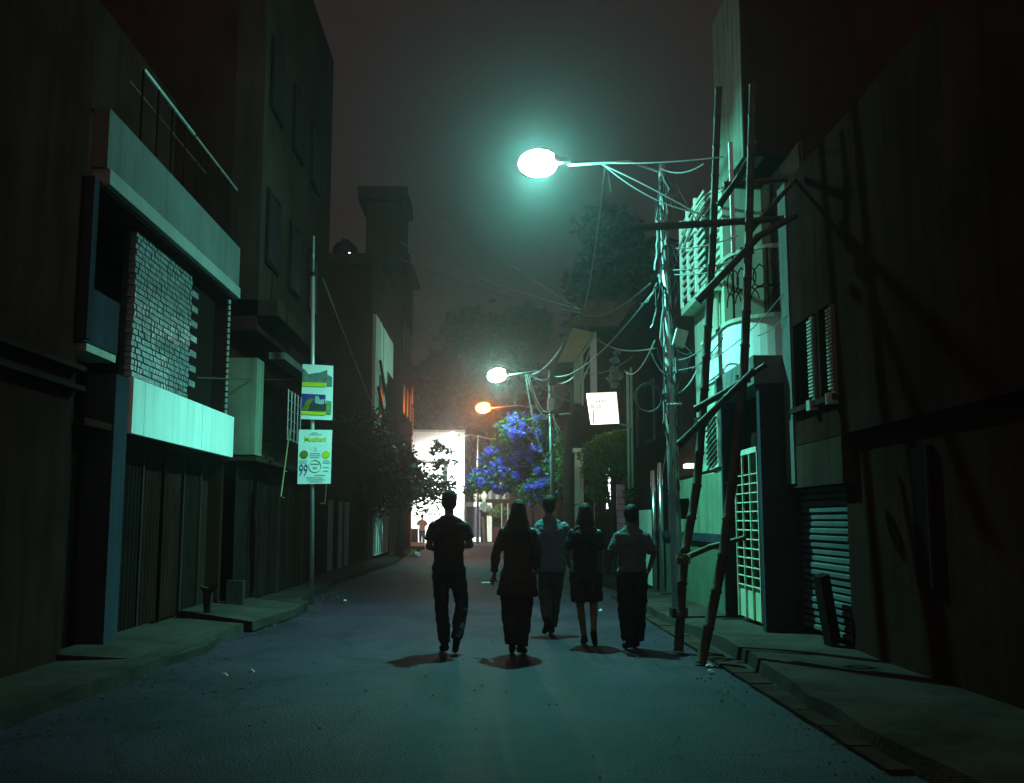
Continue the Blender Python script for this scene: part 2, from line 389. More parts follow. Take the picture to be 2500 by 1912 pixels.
# ================================================================== LEFT: tall bare concrete house
XB = -3.75
def yb(px): return onX(px, 1200, XB).y
hb = thing('bare_concrete_house', 'tall unplastered concrete house with sunshades, beside the sign pole', 'house', (XB-2.5, 19, 0))
YB0, YB1 = YA1+.03, yb(792)
B(-9.5, XB-.5, YB0, YB1, 0, 12.3).build('wall', DARKW, hb)
B(XB-.5, XB-.02, YB0+.01, YB1, 5.0, 12.3).build('upper_front', CONC, hb)
B(XB-.5, XB, YB0+.012, YB0+.5, 2.5, 4.05).build('balcony_pier', mat('green_stained_plaster', (.22, .22, .17), .85, .25, 1.3, .2, 30, streak=.5), hb)
B(XB-.5, XB+.03, YB0+.02, YB1, 2.40, 2.47).build('floor_slab', CONC, hb)
B(XB-.48, XB-.4, YB0+.5, YB1, 2.47, 2.75).build('balcony_kerb', CONC, hb)
B(XB-.02, XB+.3, YB0+.0, yb(690), 4.74, 5.0).build('sunshade', CONC, hb)
B(XB-.02, XB+.25, YB0+.9, yb(742), 4.17, 4.29).build('sunshade', GREYP, hb)
B(XB-.5, XB-.03, YB0+.02, YB1, 4.5, 4.74).build('beam', DARKW, hb)
for k in range(3):
    y = yb(650)+k*1.6
    wv = B(XB-.498, XB-.45, y, y+1.1, 2.95, 4.1).build('window', DARKM, hb)
    B(XB-.448, XB-.44, y+.07, y+.52, 3.02, 4.03).build('shutter_leaf', DARKM, wv); B(XB-.448, XB-.44, y+.58, y+1.03, 3.02, 4.03).build('shutter_leaf', DARKM, wv)
for k in range(3):
    for lv in (5.7, 8.4):
        y = yb(630)+k*1.9
        wv = B(XB-.018, XB+.02, y, y+1.0, lv, lv+1.3).build('window', DARKM, hb); B(XB+.022, XB+.03, y+.08, y+.92, lv+.08, lv+1.22).build('pane', GLASSD, wv)
# window grille catching the light
yg0, yg1 = yb(704), yb(735)
for i in range(5): T([(XB-.05, yg0+(yg1-yg0)*i/4, 2.95), (XB-.05, yg0+(yg1-yg0)*i/4, 3.9)], .012).build('grille_bar', STEEL, hb)
for i in range(6): T([(XB-.05, yg0, 2.98+i*.18), (XB-.05, yg1, 2.98+i*.18)], .010).build('grille_bar', STEEL, hb)
# crumbled ledge at the foot of the pier
b = MB()
for i in range(26):
    c = (XB-.05-random.random()*.35, YB0+.1+random.random()*1.7, 2.49+random.random()*.06)
    q = random.uniform(.02, .06); a = random.random()*3
    b.obox(c, (q*math.cos(a), q*math.sin(a), 0), (-q*math.sin(a), q*math.cos(a), .01), (0, .01, q*.7))
b.build('rubble', CONC, hb, kind='stuff')
pb = MB()
for i in range(140):
    c = Vector((XB-.1-random.random()*.3, YB0+.3+random.random()*.9, 2.52+random.random()*.18)); d = Vector((random.uniform(-1, 1), random.uniform(-1, 1), random.uniform(-.3, 1))).normalized()*.05; e = d.cross(Vector((random.random(), random.random(), random.random()))).normalized()*.02
    n = len(pb.v); pb.v += [tuple(c-e), tuple(c+d), tuple(c+e), tuple(c-d*.6)]; pb.f.append((n, n+1, n+2, n+3))
pb.build('ledge_weed', LF_DARK, label='small dark weed growing on the crumbled ledge beside the white panels', cat='plant')
lb = thing('sheet_metal_fence', 'long dark fence of ribbed metal sheets behind the sign pole', 'fence', (XB-.3, 20, 0))
y = YB0+.05
while y < YB1-.5:
    ribbed(lb, y, y+.74, .16, 2.36, XB-.3+random.uniform(-.02, .02), RUST if random.random() < .5 else DARKM)
    B(XB-.32, XB-.24, y+.745, y+.80, .14, 2.38).build('fence_post', CONC if random.random() < .5 else DARKM, lb); y += .81
# bent pipe brackets on the fence
g0 = onX(707, 1052, XB+.05); g1 = onX(686, 1212, XB+.05)
bp = thing('bent_pipe_frame', 'thin bent yellowish pipe hanging on the dark fence by the sign pole', 'pipe', tuple(g1))
yp = mat('yellowed_pipe', (.4, .38, .2), .5, .2, 4, .05)
T([g0+Vector((0, .5, .02)), g0, g1, g1+Vector((0, .28, -.02))], .012).build('long_pipe', yp, bp)
m0 = g0.lerp(g1, .62); T([m0, m0+Vector((0, .22, 0))], .010).build('short_arm', yp, bp)
h0, h1 = onX(797, 1182, XB+.05), onX(793, 1230, XB+.05)
T([h0, h1, h1+Vector((0, -.55, .0))], .012).build('hook_pipe', yp, bp)

# ================================================================== LEFT: farther buildings
he = thing('low_boundary_house', 'low dark house with pale gate posts between the concrete house and the tree', 'house', (-6, 28, 0))
B(-10, -4.35, YB1+.1, 33.6, 0, 3.6).build('wall', DARKW, he); B(-10, -4.1, YB1+.05, 33.65, 3.6, 3.75).build('roof_slab', CONC, he)
for px in (803, 827, 843):
    p = onX(px, 1300, -4.3); B(-4.34, -4.24, p.y, p.y+.3, .14, 2.0).build('gate_post', GREYP, he)
y = YB1+.2
while y < 33: ribbed(he, y, y+.9, .15, 2.1, -4.34, RUST, 5); y += 1.0
hc = thing('timber_screen_house', 'three storey house with a pale boarded upper storey lit from across the lane', 'house', (-7, 37.5, 0))
YC0, YC1 = 33.8, 41.2
B(-11, -4.12, YC0, YC1, 0, 10.2).build('wall', DARKW, hc)
B(-11.2, -3.95, YC0-.15, YC1+.1, 10.2, 10.4).build('roof_slab', CONC, hc)
n = 22; yy = np.linspace(onX(915, 1000, -4.0).y, onX(958, 1000, -4.0).y, n+1)
for i in range(n): B(-4.115, -4.0+random.uniform(-.012, .012), yy[i]+.012, yy[i+1]-.012, 4.4+random.uniform(-.05, .05), 8.55).build('board', CREAM, hc)
for k in range(2):
    wv = B(-4.0, -3.96, yy[4]+k*2.4, yy[4]+k*2.4+1.3, 5.0, 6.6).build('window', WOOD, hc); B(-3.958, -3.95, yy[4]+k*2.4+.1, yy[4]+k*2.4+1.2, 5.1, 6.5).build('pane', GLASSD, wv)
for i in range(9): T([(-3.9, yy[11]+.1+i*.32, 4.6), (-3.9, yy[11]+.1+i*.32, 7.0)], .02).build('balcony_bar', DARKM, hc)
T([(-3.9, yy[2], 7.0), (-3.9, yy[20], 4.6)], .05).build('diagonal_brace', DARKM, hc)
T([(-3.9, yy[0], 6.0), (-3.9, yy[16], 4.4)], .05).build('diagonal_brace', DARKM, hc)
B(-4.11, -4.03, 35.3, 39.6, .25, 2.5).build('gate_wall', WHITE, hc)
for i in range(7): B(-4.028, -4.01, 35.4+i*.6, 35.44+i*.6, .3, 2.45).build('gate_rib', GREYP, hc)
YD = 44.
hd = thing('stair_tower_block', 'dark tall block with a flat roofed stair tower above its roof', 'building', (-8, 46, 0))
zt = onY(900, 632, YD).z
B(-14, -4.0, YD, YD+6, 0, zt).build('wall', DARKW, hd)
B(-14.2, onY(1000, 700, YD).x, YD-.2, YD+6.1, zt, zt+.2).build('roof_slab', DARKW, hd)
B(onY(892, 600, YD).x, onY(982, 600, YD).x, YD+.1, YD+3, zt+.2, onY(900, 488, YD).z).build('stair_tower', DARKW, hd)
B(onY(872, 600, YD).x, onY(993, 600, YD).x, YD-.2, YD+3.3, onY(900, 488, YD).z, onY(900, 458, YD).z).build('tower_roof', DARKW, hd)
for z in (3.2, 6.2, 9.2):
    for k in range(3):
        wv = B(-4.0, -3.96, YD+.7+k*1.8, YD+1.7+k*1.8, z, z+1.4).build('window', WOOD, hd); B(-3.958, -3.95, YD+.78+k*1.8, YD+1.62+k*1.8, z+.08, z+1.32).build('pane', GLASSD, wv)
tk = onY(843, 600, YD+1.2)
wt = thing('water_tank', 'round black water tank on the roof beside the stair tower', 'tank', (tk.x, tk.y, zt+.2))
b = MB(); b.loft([(zt+.2, tk.x, tk.y, .52, .52), (zt+.5, tk.x, tk.y, .55, .55), (zt+.52, tk.x, tk.y, .58, .58), (zt+.85, tk.x, tk.y, .55, .55), (zt+1.05, tk.x, tk.y, .36, .36), (zt+1.12, tk.x, tk.y, .2, .2)], 18); b.build('tank_body', DARKM, wt, smooth=True)
MB().loft([(zt+1.12, tk.x, tk.y, .2, .2), (zt+1.2, tk.x, tk.y, .19, .19)], 14).build('lid', DARKM, wt)
rb = onY(853, 620, YD-.12)
rl = thing('rooftop_bulb', 'tiny lit bulb on the parapet below the round water tank', 'bulb', tuple(rb))
MB().ell(tuple(rb), .06, .06, .07).build('globe', emis('bulb_glow', (.9, 1, 1), 6), rl, smooth=True)
T([(rb.x, rb.y+.12, rb.z-.12), (rb.x, rb.y, rb.z-.1), (rb.x, rb.y, rb.z-.05)], .02).build('holder', DARKM, rl)
hf = thing('ochre_corner_house', 'ochre house lit orange at the street corner beyond the leafy tree', 'house', (-6.5, 52, 0))
B(-12, -4.3, 50.3, 54.6, 0, 8.6).build('wall', OCHRE, hf)
B(-12, -4.1, 50.2, 54.8, 8.6, 8.8).build('roof_slab', CONC, hf)
for z in (3.4, 6.0):
    for k in range(3):
        y = 50.6+k*1.35
        wv = B(-4.3, -4.24, y, y+.85, z, z+1.6).build('window', DARKM, hf)
        for s in range(7): B(-4.238, -4.22, y+.06, y+.79, z+.08+s*.21, z+.2+s*.21).build('louvre', OCHRE, wv)
# ================================================================== END OF THE LANE
YE = 66.
he = thing('white_corner_building', 'floodlit white building closing the lane beyond the cross street', 'building', (-6, YE+3, 0))
xe = onY(1133, 1200, YE).x; ze = onY(1100, 1055, YE).z
B(-16, xe, YE, YE+6, 0, ze).build('wall', WHITE, he)
B(-16, xe+.06, YE-.08, YE+6.1, ze, ze+.14).build('parapet', CREAM, he)
zl = onY(1060, 1128, YE).z
B(-16, onY(1098, 1128, YE).x, YE-.35, YE-.001, zl, zl+.12).build('ledge', GREYP, he)
wv = B(onY(1082, 1150, YE).x, onY(1094, 1150, YE).x, YE-.05, YE-.001, zl-1.6, zl-.1).build('window', GREYP, he)
B(onY(1083.5, 1150, YE).x, onY(1092.5, 1150, YE).x, YE-.06, YE-.052, zl-1.5, zl-.2).build('pane', GLASSD, wv)
pv = onY(1046, 1256, YE)
for i in range(5): B(pv.x+i*.17, pv.x+.1+i*.17, YE-.02, YE-.001, pv.z-.05, pv.z+.1).build('vent_hole', DARKM, he)
YG = 70.
cw = thing('white_gate_wall', 'white compound wall with a dark sheet gate and pillars past the crossing', 'wall', (0, YG, 0))
def gx(px): return onY(px, 1250, YG).x
def gz(py): return onY(1170, py, YG).z
B(xe+.05, gx(1137), YG, YG+.3, 0, gz(1238)).build('wall_panel', WHITE, cw)
B(xe+.05, gx(1176), YG-.05, YG+.35, gz(1237), gz(1226)).build('coping', WHITE, cw)
B(gx(1137.5), gx(1173), YG+.1, YG+.18, .25, gz(1238)).build('gate_leaf', mat('violet_grey_gate', (.1, .1, .13), .6, .2, 3, .1), cw)
for i in range(5): B(gx(1138+i*7), gx(1139+i*7), YG+.07, YG+.098, .25, gz(1239)).build('gate_rib', DARKM, cw)
B(gx(1144), gx(1174), YG-.6, YG-.01, .0, .3).build('threshold', WHITE, cw)
for a, c in ((1189, 1201),): B(gx(a), gx(c), YG-.15, YG+.25, 0, gz(1228)).build('pillar', CREAM, cw)
B(gx(1202.5), gx(1300), YG+.1, YG+.3, 0, 1.0).build('low_wall', DARKW, cw)
for px in (1164, 1182):
    x = gx(px); z = gz(1226)
    MB().loft([(z, x, YG+.12, .16, .16), (z+.12, x, YG+.12, .1, .1), (z+.2, x, YG+.12, .22, .22), (z+.5, x, YG+.12, .27, .27), (z+.62, x, YG+.12, .12, .12), (z+.85, x, YG+.12, .05, .05)], 12).build('urn_finial', CREAM, cw, smooth=True)
hs = thing('stone_faced_house', 'dim stone faced house behind the gate pillars', 'house', (gx(1230), YG+5, 0))
B(gx(1190), gx(1420), YG+4, YG+9, 0, 9).build('wall', CONC, hs)
for r in range(3):
    for k in range(6):
        B(gx(1192+k*9), gx(1200+k*9), YG+3.95, YG+3.998, 3.0+r*.75, 3.68+r*.75).build('stone', GREYP if (r+k) % 2 else CREAM, hs)
# ================================================================== foliage builder
def leaves(name, m, parent, blobs, n, size, lab=None, cat=None, grp=None, hollow=.55):
    """leaf faces scattered through overlapping lumps: (cx, cy, cz, rx, ry, rz)"""
    P = []
    vol = np.array([q[3]*q[4]*q[5] for q in blobs]); pr = vol/vol.sum()
    idx = rng.choice(len(blobs), n, p=pr); bl = np.array(blobs)[idx]
    d = rng.normal(size=(n, 3)); d /= np.linalg.norm(d, axis=1)[:, None]
    r = hollow+(1-hollow)*rng.random(n)**.6; r *= 1+.18*rng.normal(size=n)*(rng.random(n) < .35)
    c = bl[:, :3]+d*r[:, None]*bl[:, 3:]
    u = rng.normal(size=(n, 3)); u[:, 2] *= .7; u /= np.linalg.norm(u, axis=1)[:, None]
    w_ = np.cross(u, rng.normal(size=(n, 3))); w_ /= np.linalg.norm(w_, axis=1)[:, None]
    s = size*(.6+.8*rng.random(n))[:, None]
    V = np.stack([c-u*s*.5, c+w_*s*.27, c+u*s*.62, c-w_*s*.27], 1).reshape(-1, 3)
    b = MB(); b.v = V.tolist(); b.f = [(4*i, 4*i+1, 4*i+2, 4*i+3) for i in range(n)]
    return b.build(name, m, parent, lab, cat, grp)
def lumps(c, R3, k, rr, seed):
    q = np.random.default_rng(seed); out = []
    for i in range(k):
        d = q.normal(size=3); d /= np.linalg.norm(d); f = q.random()**.5
        s = rr*(.6+.7*q.random())
        out.append((c[0]+d[0]*R3[0]*f, c[1]+d[1]*R3[1]*f, c[2]+d[2]*R3[2]*f, s, s, s*.8))
    return out
def limbs(base, tops, r0, m, parent, name='trunk', fork=.5):
    b = MB(); base = Vector(base)
    top0 = sum((Vector(t) for t in tops), Vector())/len(tops); f = base.lerp(top0, fork); f.x = base.x+(f.x-base.x)*.4; f.y = base.y+(f.y-base.y)*.4
    mid = base.lerp(f, .5)+Vector((r0*.6, 0, 0))
    b.tube([base, mid, f], [r0*1.25, r0, r0*.8], 9)
    for t in tops:
        t = Vector(t); k = f.lerp(t, .5)+Vector((random.uniform(-.2, .2), random.uniform(-.2, .2), random.uniform(0, .25)))
        b.tube([f-Vector((0, 0, r0)), k, t], [r0*.6, r0*.38, r0*.12], 6)
    return b.build(name, m, parent, smooth=True)
# leafy tree on the left pavement
tb = onZ(975, 1357, .14)
tl = thing('pavement_tree', 'dense dark tree on the left pavement with low spreading crown', 'tree', tuple(tb))
bl = lumps((-4.0, 36.5, 3.4), (1.6, 4.4, 1.5), 20, 1.0, 3)+lumps((-2.6, 38.5, 2.6), (1.4, 1.5, .8), 10, .62, 4)+lumps((-4.3, 33.5, 3.1), (.8, 2.5, 1.2), 8, .8, 9)
limbs(tb, [(-4.3, 36, 3.4), (-2.4, 38.4, 2.7), (-3.4, 40.5, 3.9), (-4.0, 34, 3.2)], .13, BARK, tl, fork=.62)
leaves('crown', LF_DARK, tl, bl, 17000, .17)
sp = lumps(tuple(onY(1090, 1110, 39)), (.5, .5, .6), 6, .26, 12)+lumps(tuple(onY(1062, 1085, 39)), (.35, .5, .6), 4, .22, 13)
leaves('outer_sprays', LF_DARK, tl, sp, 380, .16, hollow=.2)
# bougainvillea over the right wall
YV = 40.
tv = thing('bougainvillea', 'large bougainvillea with violet bracts spilling over the lane', 'shrub', (2.7, YV+1, .15))
def vb(px, py, r, k): q = onY(px, py, YV+random.uniform(-.6, .6)); return (q.x, q.y, q.z, r, r, r*.85)
vl = [vb(px, py, r, 0) for px, py, r in ((1290, 1045, .7), (1250, 1050, .6), (1235, 1085, .65), (1300, 1100, .8), (1260, 1120, .75), (1210, 1120, .6), (1195, 1155, .6), (1170, 1180, .5), (1225, 1170, .7), (1280, 1165, .8), (1330, 1150, .8), (1345, 1080, .7), (1350, 1190, .7), (1150, 1197, .38), (1310, 1200, .7), (1262, 1020, .4), (1230, 1040, .35), (1380, 1150, .8), (1380, 1090, .6))]
limbs((2.7, YV+1, .15), [vl[0][:3], vl[5][:3], vl[8][:3], vl[11][:3]], .1, BARK, tv)
leaves('crown', LF_GREEN, tv, vl, 9000, .15)
fb = []
for i in range(210):
    q = vl[random.choice((0, 1, 2, 3, 4, 4, 5, 6, 7, 8, 9, 9, 10, 14))]; d = Vector((random.gauss(0, 1), random.gauss(-.7, 1), random.gauss(.1, .9))).normalized()
    fb.append((q[0]+d.x*q[3]*.95, q[1]+d.y*q[4]*.95, q[2]+d.z*q[5]*.95, *[random.uniform(.07, .2)]*3))
leaves('blossoms', LF_FLOWER, tv, fb, 9500, .095, hollow=.3)
# trees behind
def bigtree(base, c, R3, k, rr, n, size, seed, lab, m=LF_DARK):
    t = thing('tree', lab, 'tree', base)
    L_ = lumps(c, R3, k, rr, seed)
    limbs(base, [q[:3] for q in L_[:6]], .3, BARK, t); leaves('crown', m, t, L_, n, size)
    return t
bigtree((-2, 88, 0), (-2.2, 88, 12.5), (5.2, 4, 6.5), 26, 2.6, 27000, .7, 21, 'broad tall tree standing dark behind the white building')
bigtree((2.6, 92, 0), (1.9, 92, 17.0), (2.0, 3, 5.0), 12, 2.0, 11000, .6, 22, 'slender tall tree crown rising beside the broad one')
bigtree((7.2, 46, 0), (7.0, 46, 11.5), (2.8, 4, 5.5), 22, 1.7, 12000, .38, 23, 'tall shadowy tree behind the tiled roof house')
bigtree((-6.5, 78, 0), (-7.5, 78, 7.5), (2.5, 3, 4.0), 14, 1.6, 6000, .4, 25, 'dark tree behind the ochre corner house')
gs = onZ(1228, 1318, .0); gs = Vector((gx(1226), YG-.6, 0))
bs = thing('gate_shrub', 'small rounded green shrub beside the white gate pillar', 'shrub', tuple(gs))
T([gs, gs+Vector((.1, 0, 1.6))], .06).build('stem', BARK, bs); leaves('foliage', LF_GREEN, bs, lumps((gs.x, gs.y, 2.0), (.6, .4, .45), 6, .38, 31), 1500, .13)
ps = Vector((gx(1183), YG-.5, 0)); bs = thing('pale_gate_shrub', 'pale leaved shrub on a dark stem in front of the dark gate', 'shrub', tuple(ps))
T([ps, ps+Vector((-.1, 0, 1.7))], .13, 8).build('stem', BARK, bs); leaves('foliage', LF_PALE, bs, lumps((ps.x, ps.y, 2.25), (.25, .2, .35), 5, .28, 32), 1200, .1)

# ================================================================== street lamps
def lamp(base, top, head, colr, power, label, glowm, spot_frac=.6, r=.075, hs=1., tilt=(0, 0, 0)):
    t = thing('street_lamp', label, 'street lamp', tuple(base))
    base, top, head = Vector(base), Vector(top), Vector(head)
    k = base.lerp(top, .5)
    T([base, k, top], [r*1.2, r, r*.62], 10).build('pole', STEEL, t, smooth=True)
    d = (top-head); d.normalize(); q = head+d*.42
    T([top-Vector((0, 0, .12)), top.lerp(q, .35)+Vector((0, 0, .05)), q], .022, 8).build('arm', STEEL, t, smooth=True)
    side = d.cross(Vector((0, 0, 1))).normalized()
    b = MB()                                                   # tapered housing along d
    pr = [(-.06, .10, .075), (.0, .125, .10), (.10, .12, .10), (.2, .09, .075), (.34, .05, .045), (.46, .035, .035)]
    n = 12
    for s, wd, h in pr:
        for i in range(n):
            a = 2*math.pi*i/n; b.v.append(tuple(head+d*s*(hs if s < .3 else 1)+side*wd*hs*math.cos(a)+Vector((0, 0, .05+h*hs*max(math.sin(a), -.25)))))
    for i in range(len(pr)-1):
        for j in range(n): j2 = (j+1) % n; b.f.append((i*n+j, i*n+j2, (i+1)*n+j2, (i+1)*n+j))
    b.f += [tuple(range(n-1, -1, -1)), tuple((len(pr)-1)*n+j for j in range(n))]
    hs_ = b.build('lamp_housing', STEEL, t, smooth=True)
    b = MB(); prb = [(-.24, .03, .03), (-.21, .085, .085), (-.14, .135, .135), (-.04, .16, .16), (.07, .15, .15), (.15, .11, .11), (.19, .05, .05)]
    for s, wd, h in prb:
        for i in range(n):
            a = 2*math.pi*i/n; b.v.append(tuple(head+d*s*hs+side*wd*hs*math.cos(a)+Vector((0, 0, .03+h*hs*math.sin(a)))))
    for i in range(len(prb)-1):
        for j in range(n): j2 = (j+1) % n; b.f.append((i*n+j, i*n+j2, (i+1)*n+j2, (i+1)*n+j))
    b.f += [tuple(range(n-1, -1, -1)), tuple((len(prb)-1)*n+j for j in range(n))]
    b.build('glass_bowl', glowm, hs_, smooth=True)
    lp = head-d*.03*hs+Vector((0, 0, .03-.05*hs))
    for typ, fr in (('POINT', 1-spot_frac), ('SPOT', spot_frac)):
        ld = bpy.data.lights.new('lamp_light', typ); ld.energy = power*fr; ld.color = colr; ld.shadow_soft_size = .07
        if typ == 'SPOT': ld.spot_size = math.radians(130); ld.spot_blend = 1.
        lo = bpy.data.objects.new('lamp_light', ld); lo.rotation_euler = tilt; COL.objects.link(lo); lo.parent = t; lo.location = lp-base
    return t
TEAL = (.16, 1., .80)
P1B = onZ(1655, 1502, .15); P1B = Vector((onY(1655, 1400, 14.2).x, 14.2, .15)); P1T = onY(1615, 402, 14.2); L1 = onY(1318, 404, 14.2)
l1 = lamp(P1B, P1T, L1, TEAL, 4300, 'street lamp on the cable hung pole by the white house with rounded balcony', glowglass('teal_lamp_glass', (.8, 1., .95), 30), .85, hs=1.3, tilt=(0, math.radians(3), 0))
P2B = Vector((onY(1352, 1200, 38).x, 38, .15)); P2T = onY(1341, 905, 38); L2 = onY(1216, 918, 38)
l2 = lamp(P2B, P2T, L2, (.18, 1., .8), 2600, 'street lamp on the cable strung pole beside the bougainvillea', glowglass('warm_lamp_glass', (1., .9, .8), 20), .82, hs=1.7)
L3 = onY(1182, 997, 54); P3T = onY(1300, 990, 54); P3B = Vector((P3T.x, 54, 0))
lamp(P3B, P3T, L3, (1., .2, .035), 1000, 'orange street lamp over the crossing behind the bougainvillea', glowglass('sodium_glass', (1., .36, .07), 6), .2, hs=1.9)
L4 = onY(1105, 1068, 61.5); P4T = onY(1167, 1062, 61.5); P4B = Vector((P4T.x, 61.5, 0))
lamp(P4B, P4T, L4, (.86, 1., .93), 12000, 'white street lamp in front of the floodlit white building', glowglass('white_lamp_glass', (1., .82, .78), 20), .975, hs=1.8, tilt=(math.radians(38), 0, 0))

# fittings and cable tangle on the near lamp pole
def along(f): return P1B.lerp(P1T, f)
def zf(py): 
    f = (onY(1630, py, 14.2).z-P1B.z)/(P1T.z-P1B.z); return along(f)
def bxc(c, hx, hy, hz, tilt=0): return MB().obox(c, (hx*math.cos(tilt), 0, hx*math.sin(tilt)), (0, hy, 0), (-hz*math.sin(tilt), 0, hz*math.cos(tilt)))
c1 = onY(1660, 826, 14.02); bxc(c1, .085, .06, .12, -.28).build('junction_box', CREAM, l1)
c2 = onY(1662, 892, 14.02); bxc(c2, .08, .06, .11, .05).build('junction_box', GREYP, l1)
c3 = onY(1672, 1242, 14.0); bxc(c3, .06, .06, .14, .08).build('switch_box', DARKM, l1)
B(P1B.x-.11, P1B.x+.11, 14.09, 14.31, .13, .26).build('pole_foot', CONC, l1)
c4 = onY(1612, 545, 14.1); bxc(c4, .05, .04, .04).build('insulator', CREAM, l1)
T([onY(1628, 988, 14.1), onY(1665, 986, 14.1)], .02).build('clamp_arm', STEEL, l1)
for px0, py0, px1, py1, sg, rad, m in ((1608, 545, 1600, 660, -.02, .02, PALECABLE), (1622, 540, 1627, 600, .0, .03, PALECABLE), (1608, 600, 1612, 690, .06, .025, PALECABLE), (1624, 610, 1634, 700, .05, .022, PALECABLE),
        (1604, 690, 1560, 740, .12, .012, PALECABLE), (1612, 690, 1590, 800, .1, .012, CABLE), (1620, 700, 1630, 760, -.1, .02, CABLE), (1622, 740, 1636, 800, .02, .03, PALECABLE), (1640, 800, 1700, 868, -.05, .008, CABLE),
        (1648, 850, 1690, 862, .05, .012, PALECABLE), (1690, 862, 1672, 900, 0, .01, CABLE), (1605, 850, 1660, 930, .2, .009, CABLE), (1600, 700, 1605, 760, .1, .01, CABLE), (1590, 860, 1650, 905, .18, .012, CABLE),
        (1632, 1150, 1640, 1290, .05, .011, CABLE), (1648, 1000, 1636, 1160, .06, .012, CABLE)):
    a, c = onY(px0, py0, 14.2-.1*random.random()), onY(px1, py1, 14.2-.12*random.random())
    pts = sagline(a, c, sg, 8); pts = [p+Vector((random.uniform(-.012, .012), 0, random.uniform(-.01, .01))) for p in pts]
    T(pts, rad, 5).build('cable', m, l1)
for i in range(46):                                               # wrapped bundles along the shaft
    f0 = .25+.7*random.random(); f1 = min(f0+random.uniform(.05, .2), .97)
    a, c = along(f0), along(f1); o = Vector((random.uniform(-.11, .11), random.uniform(-.13, -.05), 0))
    T([a+o*.6, a.lerp(c, .3)+o*1.4+Vector((random.uniform(-.06, .06), 0, 0)), a.lerp(c, .7)+o, c+o*.5], random.choice((.007, .01, .014)), 5).build('cable', random.choice((CABLE, CABLE, PALECABLE)), l1)
cc = onY(1583, 972, 14.05)
for j in range(3):
    b = MB(); pts = []
    for i in range(25):
        a = 2*math.pi*i/24; rr = .185+.008*j
        pts.append((cc.x+rr*math.cos(a), cc.y-.015*j, cc.z+rr*1.05*math.sin(a)))
    b.tube(pts, .008, 5, False).build('coil_turn', CABLE if j else PALECABLE, l1)
T([cc+Vector((.18, 0, .05)), zf(960)], .012).build('coil_hook', CABLE, l1)
# overhead cables: each strung line its own thing
def cable(a, b_, sag, rad, label, m=CABLE, n=16):
    return T(sagline(a, b_, sag, n), rad, 5).build('overhead_cable', m, label=label, cat='cable')
armp = L1.lerp(P1T, .3)
cable(onY(1485, 398, 14.2), onY(1765, 383, 11.2), .03, .009, 'thick grey cable running from the lamp arm to the bamboo scaffold', PALECABLE)
cable(onY(1470, 402, 14.2), onY(1725, 535, 13.2), -.03, .011, 'pale stay cable slanting from the lamp arm down to the rounded balcony', PALECABLE)
cable(onY(1480, 408, 14.2), onY(1712, 522, 13.4), .12, .010, 'thin cable sagging beside the pale stay under the lamp arm', PALECABLE)
cable(onY(1640, 606, 14.15), onY(1800, 575, 13.0), .06, .011, 'pale cable sagging from the pole toward the rounded balcony railing', PALECABLE)
cable(onY(1634, 670, 14.15), onY(1780, 655, 13.2), .04, .009, 'lower pale cable between the pole and the slatted balcony', PALECABLE)
cable(onY(1632, 660, 14.15), onY(1780, 640, 13.2), .03, .010, 'thin cable just above the lower pale cable at the slatted balcony', PALECABLE)
cable(onY(1610, 410, 14.2), onY(1718, 400, 13), .1, .010, 'loose pale lead drooping behind the lamp pole top', PALECABLE)
cable(onY(1590, 690, 14.1), onY(1410, 760, 31), .3, .012, 'cable bundle leaving the near lamp pole for the tiled roof gable')
cable(onY(1700, 870, 14.6), onY(1640, 800, 14.1), .05, .01, 'black lead from the white house wall to the junction boxes')
cable(onY(992, 470, 44.2), onY(1420, 758, 32.0), .1, .02, 'long straight wire climbing from the tiled gable across the lane', PALECABLE)
cable(onY(978, 592, 44.0), onY(1425, 757, 32.2), .25, .02, 'upper wire of the pair crossing the lane high up', PALECABLE)
cable(onY(978, 632, 43.9), onY(1418, 764, 32.1), .25, .016, 'lower wire of the pair crossing the lane high up')
cable(onX(990, 765, -3.99), onY(1402, 898, 32.1), .9, .02, 'slack wire looping above the far teal lamp')
